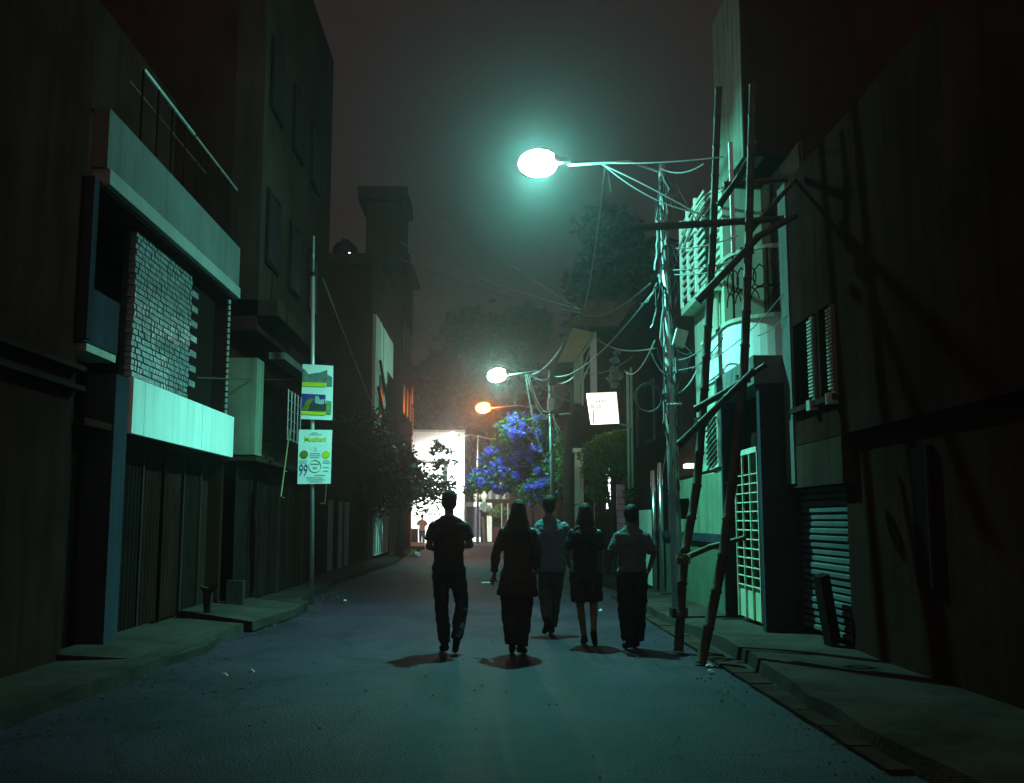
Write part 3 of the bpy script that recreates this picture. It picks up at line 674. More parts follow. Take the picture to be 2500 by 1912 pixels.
for i_, (p_, y_, q_, z_, sg_, r_, lb_) in enumerate((
        ((1478, 404), 14.2, (1425, 757), 32, .3, .016, 'faint wire dropping from the near lamp arm toward the tiled roofs'),
        ((1482, 406), 14.2, (1492, 470), 16, .02, .008, 'short loose wire end hanging from the near lamp arm'),
        ((1618, 410), 14.2, (1600, 545), 14.1, .04, .009, 'loose lead hanging down the near lamp pole from its top'),
        ((1640, 420), 14.2, (1720, 560), 13.2, .1, .008, 'dark lead from the lamp pole top to the slatted balcony'),
        ((1605, 700), 14.15, (1341, 915), 37.95, .5, .014, 'low slung bundle from the near pole toward the far lamp pole'),
        ((1600, 830), 14.1, (1525, 905), 24, .25, .012, 'wire from the junction boxes to the drain pipes'),
        ((1600, 850), 14.1, (1412, 770), 31, .4, .012, 'wire from the junction boxes up to the tiled gable'),
        ((1700, 905), 14.9, (1655, 960), 14.1, .06, .01, 'thick black lead looping from the white wall to the pole clamp'),
        ((1765, 800), 13.1, (1640, 880), 14.1, .12, .008, 'wire from the rounded balcony back to the junction boxes'),
        ((1765, 825), 13.2, (1690, 900), 15.2, .05, .01, 'dark cable laid along the white wall under the rounded balcony'),
        ((1925, 700), 12.0, (1640, 905), 14.1, .25, .007, 'long thin wire from the corner pilaster to the lamp pole'),
        ((1940, 745), 11.8, (1850, 820), 12.6, .06, .007, 'short wire from the corner pilaster to the rounded balcony'),
        ((1420, 900), 31.5, (1346, 930), 38, .25, .02, 'wire between the eave posts and the far lamp pole'),
        ((1400, 898), 33, (1545, 870), 24, .3, .012, 'wire from the eave posts to the drain pipes'),
        ((1167, 1064), 61.4, (1350, 1010), 38, .5, .028, 'far wire passing in front of the white building'))):
    cable(onY(*p_, y_), onY(*q_, z_), sg_, r_, lb_, PALECABLE if i_ % 3 else CABLE)
cable(onY(640, 540, 19.5), onY(765, 660, 17.4), .08, .008, 'thin wire from the bare concrete house to the sign pole')
cable(onX(788, 680, -3.74), onX(905, 980, -3.95), .02, .014, 'pale wire falling in front of the dark low house', PALECABLE)
cable(onX(480, 922, -3.9), onY(770, 925, 21), .02, .008, 'black wire stretched across the pier of the concrete house')
pts = sagline(onY(1300, 914, 38), onY(1398, 800, 31.8), .3, 14)
bd = thing('beaded_cable', 'thick knotted cable rising from the far lamp arm', 'cable', tuple(pts[0]))
T(pts, .028, 6).build('core', PALECABLE, bd)
for p in pts[2:-1]: MB().ell(tuple(p), .05, .05, .06, 8, 5).build('knot', PALECABLE, bd)
# cables fanning from the far lamp arm
fan = [((1283, 914), (1348, 1130), .9, .025), ((1287, 914), (1345, 1012), .6, .022), ((1292, 914), (1340, 1005), .45, .02), ((1296, 914), (1420, 978), .35, .028), ((1300, 916), (1338, 924), .12, .02), ((1330, 1005), (1240, 1008), .3, .022), ((1350, 940), (1360, 1000), .1, .02), ((1347, 1010), (1385, 1075), .1, .018), ((1350, 1012), (1375, 1105), .15, .018), ((1345, 1015), (1340, 1070), -.2, .016), ((1352, 1018), (1372, 1090), .05, .016), ((1340, 1120), (1352, 1060), .1, .02)]
for (a, c, sg, rad) in fan:
    T(sagline(onY(*a, 38-.1*random.random()), onY(*c, 37.7-.4*random.random()), sg, 10), rad, 5).build('cable', PALECABLE, l2)
q = onY(1345, 985, 37.9); B(q.x-.12, q.x+.12, 37.8, 38.0, q.z-.25, q.z+.2).build('junction_box', STEEL, l2)
q0, q1 = onY(1310, 1010, 37.8), onY(1410, 1003, 37.0); T([q0, q1], .05).build('cross_arm', DARKM, l2)
q0, q1 = onY(1365, 1012, 37.6), onY(1392, 1010, 37.4); T([q0, q1], .04).build('cross_arm', STEEL, l2)

# ================================================================== sign pole
sb = onZ(761, 1476, .13); YS = sb.y
sp_ = thing('sign_pole', 'slender pale metal pole carrying two advert boards', 'pole', tuple(sb))
tp = onY(766, 576, YS); md = onY(764, 672, YS)
T([sb, md], [.036, .033], 10).build('shaft', STEEL, sp_, smooth=True)
T([md, tp], [.024, .02], 8).build('upper_shaft', mat('weathered_pipe', (.2, .22, .2), .6, .5, 14, .1, metal=.4), sp_, smooth=True)
T([md-Vector((0, 0, .02)), md+Vector((0, 0, .05))], .042, 10).build('collar', DARKM, sp_)
def text(body, m, parent, name, cx, cz, y, h, wmax=None, shear=0., bold=0.):
    cu = bpy.data.curves.new(name, 'FONT'); cu.body = body; cu.size = 1.; cu.align_x = 'CENTER'; cu.shear = shear; cu.extrude = .01; cu.offset = bold; cu.resolution_u = 3
    o = bpy.data.objects.new(name, cu); WS.collection.objects.link(o)
    vl_ = WS.view_layers[0]; vl_.update()
    me = bpy.data.meshes.new_from_object(o.evaluated_get(vl_.depsgraph))
    bpy.data.objects.remove(o); bpy.data.curves.remove(cu)
    n = len(me.vertices); V = np.zeros(n*3); me.vertices.foreach_get('co', V); V = V.reshape(-1, 3)
    wdt, hgt = np.ptp(V[:, 0]), np.ptp(V[:, 1]); s = h/hgt; sx = s if not wmax else wmax/wdt
    mid = (V.min(0)+V.max(0))/2
    W = np.stack([cx+(V[:, 0]-mid[0])*sx, y-V[:, 2]*.06, cz+(V[:, 1]-mid[1])*s], 1)-np.array(OFF[parent])
    me.vertices.foreach_set('co', W.ravel()); me.update(); me.materials.clear(); me.materials.append(m)
    ob = bpy.data.objects.new(name, me); COL.objects.link(ob); ob.parent = parent; OFF[ob] = OFF[parent]; return ob
YF = YS-.06
def sx(px): return onY(px, 1000, YF).x
def sz(py): return onY(770, py, YF).z
def quad4(pp, m, parent, name, y, d=.003): return MB().prism([(sx(a), y, sz(b)) for a, b in pp], (0, d, 0)).build(name, m, parent)
s1 = thing('photo_advert_board', 'white advert board with two pictures and yellow caption bars, upper on the sign pole', 'sign', (sx(773), YF, sz(1025)))
quad4([(735, 1023), (812, 1026), (811, 893), (736, 889)], VINYL, s1, 'board', YF, .012)
quad4([(736, 933), (797, 934), (797, 903), (780, 909), (765, 911), (752, 914), (741, 902), (737, 900)], GREYPR, s1, 'picture', YF-.004)
quad4([(796, 944), (809, 944), (809, 921), (797, 914)], GREYPR, s1, 'picture', YF-.004)
quad4([(736, 943), (794, 945), (794, 935), (736, 933)], YEL, s1, 'caption_bar', YF-.008)
quad4([(736, 1003), (794, 1004), (794, 964), (736, 961)], BLUEP, s1, 'picture', YF-.004)
quad4([(752, 1003), (796, 1004), (796, 985), (788, 990), (778, 982), (766, 990), (760, 984)], DARKP, s1, 'picture_shadow', YF-.008)
quad4([(738, 1002), (752, 1002), (757, 985), (768, 975), (761, 971), (748, 978), (742, 990)], OLIVE, s1, 'picture_foliage', YF-.0085)
quad4([(769, 984), (780, 987), (790, 987), (792, 975), (780, 976), (777, 967), (769, 968)], FAINT, s1, 'picture_cloud', YF-.0085)
quad4([(796, 1012), (809, 1013), (809, 980), (797, 978)], mat('green_print', (.2, .3, .12), .6, .5, 14, 0), s1, 'side_picture', YF-.004)
quad4([(736, 1012), (795, 1014), (795, 1006), (736, 1005)], YEL, s1, 'caption_bar', YF-.008)
s2 = thing('price_advert_board', 'white advert board with yellow heading and a blue 99, lower on the sign pole', 'sign', (sx(771), YF, sz(1182)))
quad4([(731, 1182), (811, 1181), (812, 1050), (731, 1049)], VINYL, s2, 'board', YF, .012)
text('Mutthani', YEL, s2, 'heading', sx(772), sz(1072), YF-.004, .085, .36, .15, .02)
def disc(px, py, r, m, name):
    c = (sx(px), sz(py)); MB().prism([(c[0]+r*math.cos(2*math.pi*i/24), YF-.005, c[1]+r*math.sin(2*math.pi*i/24)) for i in range(24)], (0, .003, 0)).build(name, m, s2)
disc(745, 1110, .068, OLIVE, 'brown_badge'); disc(799, 1110, .062, YEL, 'yellow_badge')
b = MB(); cx, cz = sx(773), sz(1138)
pts = [(cx+.098*math.cos(2*math.pi*i/28), YF-.005, cz+.098*math.sin(2*math.pi*i/28)) for i in range(29)]; b.tube(pts, .004, 4, False).build('ring_print', FAINT, s2)
B(cx-.07, cx+.07, YF-.006, YF-.001, cz+.028, cz+.043).build('ring_caption', FAINT, s2); B(cx-.03, cx+.03, YF-.006, YF-.001, cz-.04, cz-.01).build('ring_caption', FAINT, s2)
text('99', INK, s2, 'price', sx(744.5), sz(1148), YF-.004, .19, .135, .12)
for i, (a, c, wd) in enumerate(((773, 1094, .03), (773, 1100, .05), (772, 1107, .16), (772, 1112, .18), (772, 1117, .14), (744, 1125, .13), (744, 1130, .12), (800, 1125, .1), (800, 1130, .12), (799, 1141, .1), (799, 1150, .07), (785, 1160, .16), (772, 1166, .26), (776, 1171, .28), (776, 1176, .2), (770, 1057, .1), (772, 1061, .2))):
    B(sx(a)-wd/2, sx(a)+wd/2, YF-.004, YF-.001, sz(c)-.007, sz(c)+.007).build('text_line', FAINT, s2)
# ================================================================== RIGHT: near house with slit windows and roller shutter
XR = 3.6
def yr(px, X=XR): return onX(px, 1200, X).y
SOOT = mat('sooty_plaster', (.042, .0145, .0125), .9, .35, 1.1, .4, 25, streak=.5)
hr = thing('slit_window_house', 'plastered house with two slit windows, corner pilaster and roller shutter', 'house', (XR+2, 8, 0))
YC = yr(1922)
B(XR+.15, 9, 2.0, yr(2078, XR+.2), 0, 2.35).build('ground_wall', DARKW, hr)
B(XR+.3, 9, yr(2078, XR+.2)+.01, YC-.02, 0, 2.35).build('shop_back', DARKM, hr)
B(XR, XR+.3, yr(1942), YC, 1.9, 5.6).build('pilaster', GREYP, hr)
wy = [(yr(2002), yr(1945)), (yr(2052), yr(2010))]            # slit openings (near, far) along y
zb, ztp = 2.78, 3.78
segs = [(2.0, wy[1][0]), (wy[1][1], wy[0][0]), (wy[0][1], yr(1942)-.004)]
for a, c in segs: B(XR+.02, 9, a, c, 2.35, 5.6).build('upper_wall', SOOT, hr)
for a, c in wy:
    B(XR+.021, 9, a+.002, c-.002, 2.35, zb).build('sill_wall', SOOT, hr); B(XR+.021, 9, a+.002, c-.002, ztp, 5.6).build('head_wall', SOOT, hr)
    wv = B(XR+.25, XR+.28, a, c, zb, ztp).build('window', DARKM, hr)
    B(XR+.235, XR+.248, a+.03, c-.03, zb+.03, ztp-.03).build('pane', GLASSD, wv)
    sh = B(XR-.015, XR+.019, a+.0, a+.12, zb+.02, ztp-.04).build('shutter_leaf', GREYP, hr)      # narrow leaf folded at the near jamb
    for i in range(22): B(XR-.03, XR-.016, a+.02, a+.16+.01*(i % 2), zb+.06+i*.04, zb+.082+i*.04).build('louvre', CREAM, sh)
    B(XR-.08, XR+.04, a+.0, a+.12, zb-.1, zb+.015).build('bracket_block', CREAM, hr)
    B(XR-.05, XR+.02, a-.05, c+.03, zb-.06, zb-.0).build('sill', CONC, hr)
B(XR-.2, XR+.0, YC+.05, YC+.4, 2.42, 2.62).build('meter_box', CREAM, hr)
B(XR+.14, XR+.30, yr(1942, XR+.14), yr(1925, XR+.14), .15, 1.75).build('door_post', GREYP, hr)
B(XR+.02, XR+.4, YC-1.9, YC+.0, 1.85, 2.34).build('shutter_hood', CONC, hr)
ys0, ys1 = yr(2075, XR+.2), yr(1948, XR+.2)
slat = None; z = .2; i = 0
while z < 1.85:
    dent = .012*math.sin(i*1.3)
    b = MB().prism([(XR+.20+dent, ys0, z), (XR+.165+dent, ys0, z+.02), (XR+.165+dent, ys0, z+.058), (XR+.20+dent, ys0, z+.075)], (0, ys1-ys0, 0))
    b.build('shutter_slat', GREYMETAL, hr); z += .079; i += 1
yy = yr(2270, XR+.1); wv = B(XR+.1, XR+.149, yy, yy+.35, .9, 2.1).build('window', DARKM, hr); T([(XR+.09, yy, .9), (XR+.09, yy, 2.1)], .02).build('frame_edge', CONC, wv)
q = yr(2003, XR-.02)
mb_ = MB().obox((XR+.0, q, .52), (.05, 0, .02), (0, .13, 0), (-.05, 0, .36)); mb_.build('leaning_board', DARKM, label='dark wooden board leaning against the roller shutter', cat='board')

# ================================================================== RIGHT: gate portal with grid gate
XG = 3.3
hg = thing('gate_portal', 'tall dark gateway with concrete fascia framing a grid gate', 'gateway', (XG+.3, 13.2, .15))
yg0, yg1 = onX(1861, 1300, XG).y, onX(1767, 1300, XG).y
zt = onX(1862, 860, XG).z
B(XG, XG+.5, yg0-.05, yg0+.09, .1, zt-.36).build('jamb', BLUEGREY, hg)
B(XG, XG+.5, yg1-.09, yg1+.05, .1, zt-.36).build('jamb', BLUEGREY, hg)
B(XG-.06, XG+.5, yg0-.06, yg1+.1, zt-.355, zt).build('lintel', GREYP, hg)
B(XG+.3, XG+.36, yg0+.092, yg1-.092, .15, zt-.36).build('back_panel', DARKM, hg)
gg = thing('grid_gate', 'pale metal gate of square bars standing in the dark gateway', 'gate', (XG+.05, 13, .17))
ga, gb = onX(1859, 1400, XG+.06).y+.02, onX(1803, 1400, XG+.06).y
zg = onX(1855, 1088, XG+.06).z; XQ = XG+.06
gm = mat('pale_gate_paint', (.46, .5, .36), .5, .2, 4, .05)
B(XQ-.02, XQ+.02, ga, gb-.06, zg-.07, zg).build('top_rail', CREAM, gg)
for i in range(4):
    y = ga+(gb-ga)*i/3; zt_ = zg-.07 if i < 3 else zg-.4
    B(XQ-.014, XQ+.014, y-.014, y+.014, .2, zt_).build('upright', gm, gg)
for i in range(13):
    z = .62+i*.12
    if z < zg-.08: T([(XQ, ga, z), (XQ, gb, z)], .009, 5).build('cross_bar', gm, gg)
for i in range(3): B(XQ+.018, XQ+.026, ga+(gb-ga)*i/3+.015, ga+(gb-ga)*(i+1)/3-.015, .2, .60).build('kick_panel', gm, gg)

# ================================================================== RIGHT: white house with slatted and rounded balconies
XW = 3.5
hw = thing('white_balcony_house', 'pale house with slatted upper balcony, rounded balcony and scrollwork railing', 'house', (XW+2, 16, 0))
YW0, YW1 = 14.75, onX(1698, 900, XW).y
B(XW, 9, YW0, YW1, 0, 6.5).build('wall', MINT, hw)
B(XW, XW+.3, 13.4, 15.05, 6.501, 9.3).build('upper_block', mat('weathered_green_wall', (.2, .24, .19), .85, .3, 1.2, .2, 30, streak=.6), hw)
B(XW+.301, 9, 13.38, 15.04, 6.501, 9.3).build('upper_shade_side', DARKW, hw); B(XW+.01, XW+.3, 13.36, 13.399, 6.501, 9.3).build('upper_shade_sheet', DARKW, hw)  # near-facing side coloured dark for shade; thin dark sheet covers the block's end
B(XW+.2, 9.2, 15.06, YW1+.1, 6.5, 6.6).build('roof_slab', DARKW, hw)
B(XW+.6, 9, 12.7, YW0-.001, 3.5, 6.5).build('side_wing', DARKW, hw)  # wing of the pale house, shade put in as dark colour
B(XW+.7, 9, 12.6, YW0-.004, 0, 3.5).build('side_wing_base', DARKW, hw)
# slatted balcony
zs = onX(1663, 768, XW-.25).z; yb1 = onX(1663, 760, XW-.25).y; yb0 = 14.9
XS = XW-.25
B(XS, XW-.001, yb0, yb1, zs-.03, zs+.08).build('balcony_slab', MINT, hw)
for px in (1664, 1681, 1701, 1792):
    y = onX(px, 700, XS).y; B(XS-.02, XS+.03, y-.03, y+.03, zs+.08, zs+1.62).build('balcony_post', WHITE, hw)
for i in range(11):
    z = zs+.2+i*.13; B(XS+.0, XS+.02, yb0, yb1-.05, z, z+.05).build('balcony_slat', MINT if i % 2 else CREAM, hw)
for k in range(2):                                            # arched rail of the canopy frame
    pts = []
    for i in range(15):
        t = i/14; px = 1656+100*t+9*k; py = 612-150*(1-(1-t)**2)+4*k
        pts.append(onX(px, py, XS-.1))
    T(pts, .02, 6).build('arched_rail', CREAM, hw, smooth=True)
# rounded balcony
def arcp(off, z, n=12):
    """plan outline of the rounded balcony, street side round to the near end"""
    pts = [(XG-.02-off, YW0+.6, z)]
    cx, cy, r = XG+.75, 13.75, .77
    for i in range(n+1):
        a = math.pi+math.pi/2*i/n; pts.append((cx+(r+off)*math.cos(a), cy+(r+off)*math.sin(a), z))
    pts.append((5.2, cy-r-off, z)); return pts
def band(name, off, z0, z1, m, th=.08):
    lo, hi = arcp(off, z0), arcp(off, z1); li, hi_ = arcp(off-th, z0), arcp(off-th, z1); n = len(lo); b = MB()
    b.v = lo+hi+li+hi_
    for i in range(n-1):
        b.f += [(i, i+1, n+i+1, n+i), (2*n+i+1, 2*n+i, 3*n+i, 3*n+i+1), (n+i, n+i+1, 3*n+i+1, 3*n+i), (i+1, i, 2*n+i, 2*n+i+1)]
    return b.build(name, m, hw, smooth=False)
zp0, zp1 = onX(1862, 870, XG+.1).z, onX(1900, 778, XG+.55).z
band('rounded_parapet', 0, zp0, zp1, WHITE)
sl = arcp(-.02, zp0+.05); sl += [(5.2, YW0+.6, zp0+.05)]; MB().prism(sl, (0, 0, .1)).build('rounded_slab', CREAM, hw)
band('parapet_cap', .03, zp1, zp1+.05, CREAM, .14)
band('top_rail', .0, zp1+.95, zp1+1.0, CREAM, .05)
# scrollwork panels: S-scrolls of bent bar between posts
ring = arcp(-.03, 0, 16)
for i in range(2, len(ring)-1, 1):
    p = Vector(ring[i]); q = Vector(ring[i-1]); 
    if (p-q).length < .02: continue
    u = (p-q).normalized(); c0 = p+Vector((0, 0, zp1+.05))
    if i % 4 == 0: T([c0, c0+Vector((0, 0, .9))], .016).build('railing_post', DARKM, hw)
    else:
        sc = []
        for k in range(17):
            a = k/16*math.pi*3; rr = .10*(1-k/26)
            sc.append(c0+u*(rr*math.cos(a))*(1 if i % 2 else -1)+Vector((0, 0, .22+k/16*.48+rr*math.sin(a)*.9)))
        T(sc, .010, 5).build('scroll', DARKM, hw)
for i in range(8):
    x = XG+.95+i*.2; c0 = Vector((x, 12.99, zp1+.05)); sc = []
    for k in range(19):
        a = k/18*math.pi*3.4; rr = .11*(1-k/28); sc.append(c0+Vector((rr*math.cos(a)*(1 if i % 2 else -1), 0, .2+k/18*.52+rr*math.sin(a))))
    T(sc, .011, 5).build('scroll', DARKM, hw)
for z in (5.2,):
    wv = B(XW-.04, XW-.001, 15.4, 16.5, z, z+1.2).build('window', WOOD, hw); B(XW-.05, XW-.042, 15.48, 16.42, z+.08, z+1.12).build('pane', GLASSD, wv)
for k in range(2): T([(XW-.06, 15.0+.12*k, zs-.05), (XW-.06, 15.0+.12*k, 3.0)], .035, 8).build('drain_pipe', CREAM, hw)
# boundary wall of the white house
bw = thing('boundary_wall', 'low pale boundary wall with striped sheet panels between pole and gateway', 'wall', (XG+.1, 16.3, .15))
y0, y1 = yg1+.12, onX(1622, 1300, XG).y
zc = onX(1700, 1302, XG).z; zt2 = onX(1760, 1150, XG).z
B(XG+.02, XG+.2, y0, y1, .1, zc-.12).build('plinth', mat('dull_green_plaster', (.12, .15, .105), .85, .25, 1.3, .2, 30, streak=.4), bw)
B(XG-.03, XG+.24, y0, y1, zc-.118, zc).build('coping', BLUEGREY, bw)
SHEET = mat('pale_green_sheet', (.19, .235, .16), .7, .2, 1.5, .1, 40, streak=.5)
n = 9
for i in range(n):
    a, c = y0+(y1-y0)*i/n, y0+(y1-y0)*(i+1)/n
    ribbed(bw, a+.01, c-.01, zc+.004, zt2+(.02*random.random()), XG+.1, SHEET, 4, .02, 'sheet_panel', -1)
B(XG+.08, XG+.13, y0, y1, zt2+.03, zt2+.07).build('top_batten', DARKM, bw)
tr = thing('trellis_panel', 'pale diagonal lath trellis above the boundary wall beside the gateway', 'trellis', (XG+.1, 15, zt2))
ta, tb_ = onX(1752, 1000, XG+.05).y, onX(1719, 1000, XG+.05).y
B(XG+.03, XG+.08, ta-.04, ta, zt2+.08, onX(1752, 985, XG+.05).z).build('frame_post', CREAM, tr)
zq = onX(1752, 1010, XG+.05).z
B(XG+.09, XG+.1, ta+.003, tb_, zt2+.09, zq).build('backing_sheet', MINT, tr)
for i in range(10):
    z = zt2+.1+i*(zq-zt2)/10
    MB().obox((XG+.07, (ta+tb_)/2, z+.06), (.008, 0, 0), (0, (tb_-ta)/2*.95, -.09), (0, .003, .012)).build('lath', DARKM, tr)
B(XG+.4, XG+.7, onX(1690, 1140, XG+.5).y, onX(1664, 1140, XG+.5).y, onX(1680, 1144, XG+.5).z, onX(1680, 1134, XG+.5).z).build('lit_transom', emis('transom_glow', (.8, 1, .95), 2.2), label='small brightly lit transom window above the striped sheet panels', cat='window')

# ================================================================== RIGHT: farther houses
X3 = 3.35
hm = thing('creeper_wall_house', 'dim house with creeper, drain pipes and steel poles between pole and lit sign', 'house', (X3+2, 21, 0))
ym0, ym1 = y1+.05, 27.2
B(X3+.25, 9, ym0, ym1, 0, 6.2).build('wall', DARKW, hm); B(X3-.1, 9, ym0-.05, ym1+.1, 6.2, 6.4).build('roof_slab', CONC, hm)
for px, X, z0, z1, m, r in ((1536, X3-.1, 2.2, 5.0, MINT, .035), (1545, X3-.1, 2.2, 5.0, CREAM, .03), (1595, X3-.3, .15, 2.4, SHINY, .045), (1612, X3-.3, .15, 2.5, SHINY, .045)):
    y = onX(px, 1200, X).y; T([(X, y, z0), (X, y, z1)], r, 10).build('pipe', m, hm, smooth=True)
y = onX(1545, 1050, X3-.1).y
T([(X3-.1, y, 3.6), (X3-.45, y-.2, 3.65)], .02).build('pipe_bracket', CREAM, hm)
for k in range(3):
    wv = B(X3+.2, X3+.249, 19.4+k*2.5, 20.6+k*2.5, 3.2, 4.6).build('window', WOOD, hm); B(X3+.19, X3+.198, 19.5+k*2.5, 20.5+k*2.5, 3.3, 4.5).build('shutter_leaf', DARKM, wv)
gf = thing('corrugated_fence', 'pale green corrugated sheets beside the steel poles', 'fence', (X3-.1, 21, .15))
ya_, yb_ = onX(1599, 1280, X3-.2).y, onX(1563, 1280, X3-.2).y
for i in range(4): ribbed(gf, ya_+(yb_-ya_)*i/4+.005, ya_+(yb_-ya_)*(i+1)/4-.005, .2, onX(1580, 1245, X3-.2).z, X3-.2, MINT, 3, .03, 'metal_sheet', -1)
# creeper over a gate arch
cr = thing('creeper', 'green creeper tumbling over the wall under the lit sign board', 'creeper', (2.9, 26, .15))
def cb(px, py, r, Y): q = onY(px, py, Y); return (q.x, q.y, q.z, r, r, r*.9)
cl = [cb(px, py, r, 25.15+random.uniform(-.3, .3)) for px, py, r in ((1530, 1065, .22), (1510, 1072, .26), (1490, 1078, .3), (1465, 1085, .28), (1445, 1100, .26), (1425, 1112, .2), (1480, 1105, .35), (1515, 1100, .35), (1500, 1135, .35), (1460, 1130, .33), (1530, 1130, .3), (1440, 1150, .26), (1465, 1165, .3), (1540, 1165, .25), (1450, 1200, .24), (1470, 1215, .22), (1540, 1210, .2))]
T([(3.1, 25.3, .15), (3.0, 25.3, 1.6), (2.8, 25.3, 3.0)], [.06, .05, .03]).build('stem', BARK, cr)
leaves('foliage', leafmat('creeper_leaves', (.06, .14, .02), (.16, .3, .05)), cr, cl, 7000, .085)
b = MB()
for i in range(30):
    q = cl[random.randrange(8, 17)]; a = Vector(q[:3])+Vector((random.uniform(-.3, .3), 0, -.1)); b.tube([a, a+Vector((random.uniform(-.06, .06), 0, -.3-.4*random.random()))], .006, 4)
b.build('hanging_tendrils', BARK, cr, kind='stuff')
dl = thing('dry_creeper_clump', 'pale dry leaf clump hanging on the dark wall above the lit sign board', 'plant', tuple(onY(1500, 945, 25)))
leaves('foliage', LF_PALE, dl, [cb(px, py, r, 25) for px, py, r in ((1500, 905, .14), (1492, 925, .13), (1510, 918, .12), (1502, 940, .1), (1500, 880, .12), (1505, 860, .1))], 520, .075, hollow=.2)
T([onY(1500, 840, 25.1), onY(1500, 945, 25.1)], .012).build('stem', BARK, dl)
# lit sign board
YL = 25.5
ls = thing('lit_sign_board', 'tilted glowing white sign box with faint letters and four stars', 'sign', tuple(onY(1478, 1036, YL)))
def lp(px, py, y): q = onY(px, py, YL); return (q.x, y, q.z)
corn = [(1444, 1035), (1512, 1032), (1505, 957), (1433, 960)]
MB().prism([lp(a, c, YL+.02) for a, c in corn], (0, .16, 0)).build('case', emis('case_fill_glow', (1., .93, .66), 5.), ls)  # case set glowing all round as added light on the creeper
MB().prism([lp(a, c, YL-.0) for a, c in corn], (0, .019, 0)).build('lit_face', emis('sign_face', (1., .97, .80), 1.35), ls)
MB().prism([lp(a, c, YL-.004) for a, c in ((1447, 1000), (1448, 1033), (1450, 1033), (1449, 1000))], (0, .003, 0)).build('inner_strut', mat('strut_print', (.3, .3, .2)), ls)
fm = mat('faint_blue_letter', (.3, .5, .62), .6, .1, 5, 0)
q = lp(1453, 992, 0); text('BLUE', fm, ls, 'sign_letters', q[0]+.03, q[2], YL-.003, .085, .27)
for i in range(4):
    q = lp(1457+i*6.7, 980-.3*i, 0); st = []
    for k in range(10):
        r = .03 if k % 2 == 0 else .013; a = math.pi/2+k*math.pi/5; st.append((q[0]+r*math.cos(a), YL-.004, q[2]+r*math.sin(a)))
    MB().prism(st, (0, .003, 0)).build('star', DARKP, ls)
q = lp(1512, 1000, 0); T([(q[0]-.1, YL+.1, q[2]), (3.6, YL+.1, q[2]+.05)], .025).build('bracket', DARKM, ls); q = lp(1506, 962, 0); T([(q[0]-.05, YL+.1, q[2]), (3.6, YL+.1, q[2]+.25)], .02).build('bracket', DARKM, ls)
# passage behind the creeper: lit opening, lilac shutter, pale gate pillars
pg = thing('creeper_gateway', 'narrow gateway below the creeper with pale pillar and lilac slatted shutter', 'gateway', (2.9, 27.4, .15))
YP = 27.4
def gp(px, py): return onY(px, py, YP)
a = gp(1404, 1200); c = gp(1424, 1105)
B(a.x, c.x, YP, YP+.3, .15, c.z).build('pillar', MINT, pg); B(a.x-.05, c.x+.05, YP-.05, YP+.35, c.z, c.z+.12).build('pillar_cap', MINT, pg)
for px in (1408, 1414, 1420, 1449): q = gp(px, 1160); T([(q.x, YP-.12, .2), (q.x, YP-.12, c.z-.35)], .018).build('gate_bar', CREAM, pg)
for z in (.5, 1.2, 1.9): T([(a.x-.1, YP-.12, z), (gp(1480, 1200).x, YP-.12, z)], .016).build('gate_rail', DARKM, pg)
a, c = gp(1509, 1290), gp(1532, 1182)
n = 12
for i in range(n): B(a.x, c.x, YP+.2+.02*(i % 2), YP+.25, .3+(c.z-.3)*i/n+.006, .3+(c.z-.3)*(i+1)/n-.006).build('shutter_slat', LILAC, pg)
B(c.x+.02, gp(1537, 1200).x, YP+.1, YP+.3, .15, c.z+.1).build('shutter_post', LILAC, pg)
B(gp(1425, 1200).x, gp(1482, 1200).x, YP+.3, YP+.4, .15, 3.4).build('back_wall', DARKW, pg)
a, c = gp(1484, 1242), gp(1493, 1136)
B(a.x, c.x, YP+.3, YP+.34, a.z, c.z).build('lit_doorway', emis('doorway_glow', (.95, 1., .95), 3.), label='bright slit of lit doorway seen through the creeper', cat='doorway')
# tiled roof house with projecting eave
YT = 32.
ht = thing('tiled_eave_house', 'house with overhanging tiled eave, pale posts and gable beyond the lit sign', 'house', (4, 34, 0))
def tp_(px, py, Y=YT): return onY(px, py, Y)
a = tp_(1405, 990); 
B(a.x, 8, YT, YT+6.0, 0, a.z-.1).build('lower_wall', DARKW, ht)
B(a.x+.3, 8, YT+.35, YT+6, a.z-.1, 8.2).build('upper_wall', DARKW, ht)
for p0, p1, z0 in ((1401, 1409, 985), (1410, 1416, 985), (1418, 1424, 990)):
    B(tp_(p0, 900).x, tp_(p1, 900).x, YT-.02, YT+.08, tp_(1410, z0).z, tp_(1410, 940).z).build('porch_post', MINT, ht)
B(tp_(1401, 900).x, tp_(1424, 900).x, YT-.03, YT+.1, tp_(1410, 940).z+.003, tp_(1410, 855).z).build('porch_panel', MINT, ht)
B(tp_(1441, 900).x, tp_(1457, 900).x, YT-.02, YT+.1, tp_(1450, 985).z, tp_(1450, 815).z).build('corner_post', WHITE, ht)
for p0, p1 in (((1424, 900), (1442, 850)), ((1424, 925), (1442, 885)), ((1424, 862), (1455, 812))):
    A_, C_ = tp_(*p0), tp_(*p1); A_.y = YT+.0; MB().obox((A_+C_)/2, (C_-A_)/2, (0, .03, 0), (0, 0, .07)).build('porch_brace', MINT, ht)
B(tp_(1426, 900).x, tp_(1440, 900).x, YT+.12, YT+.15, tp_(1430, 980).z, tp_(1430, 850).z).build('pane', GLASSD, ht)
e0, e1, e2 = tp_(1362, 885, YT-.3), tp_(1400, 795, YT-.3), tp_(1470, 795, YT-.3)
MB().prism([e0, tp_(1402, 884, YT-.3), tp_(1452, 812, YT-.3), tp_(1398, 800, YT-.3)], (0, 5.5, .0)).build('eave_soffit', mat('ochre_soffit', (.4, .38, .2), .8, .2, 2, .1), ht)
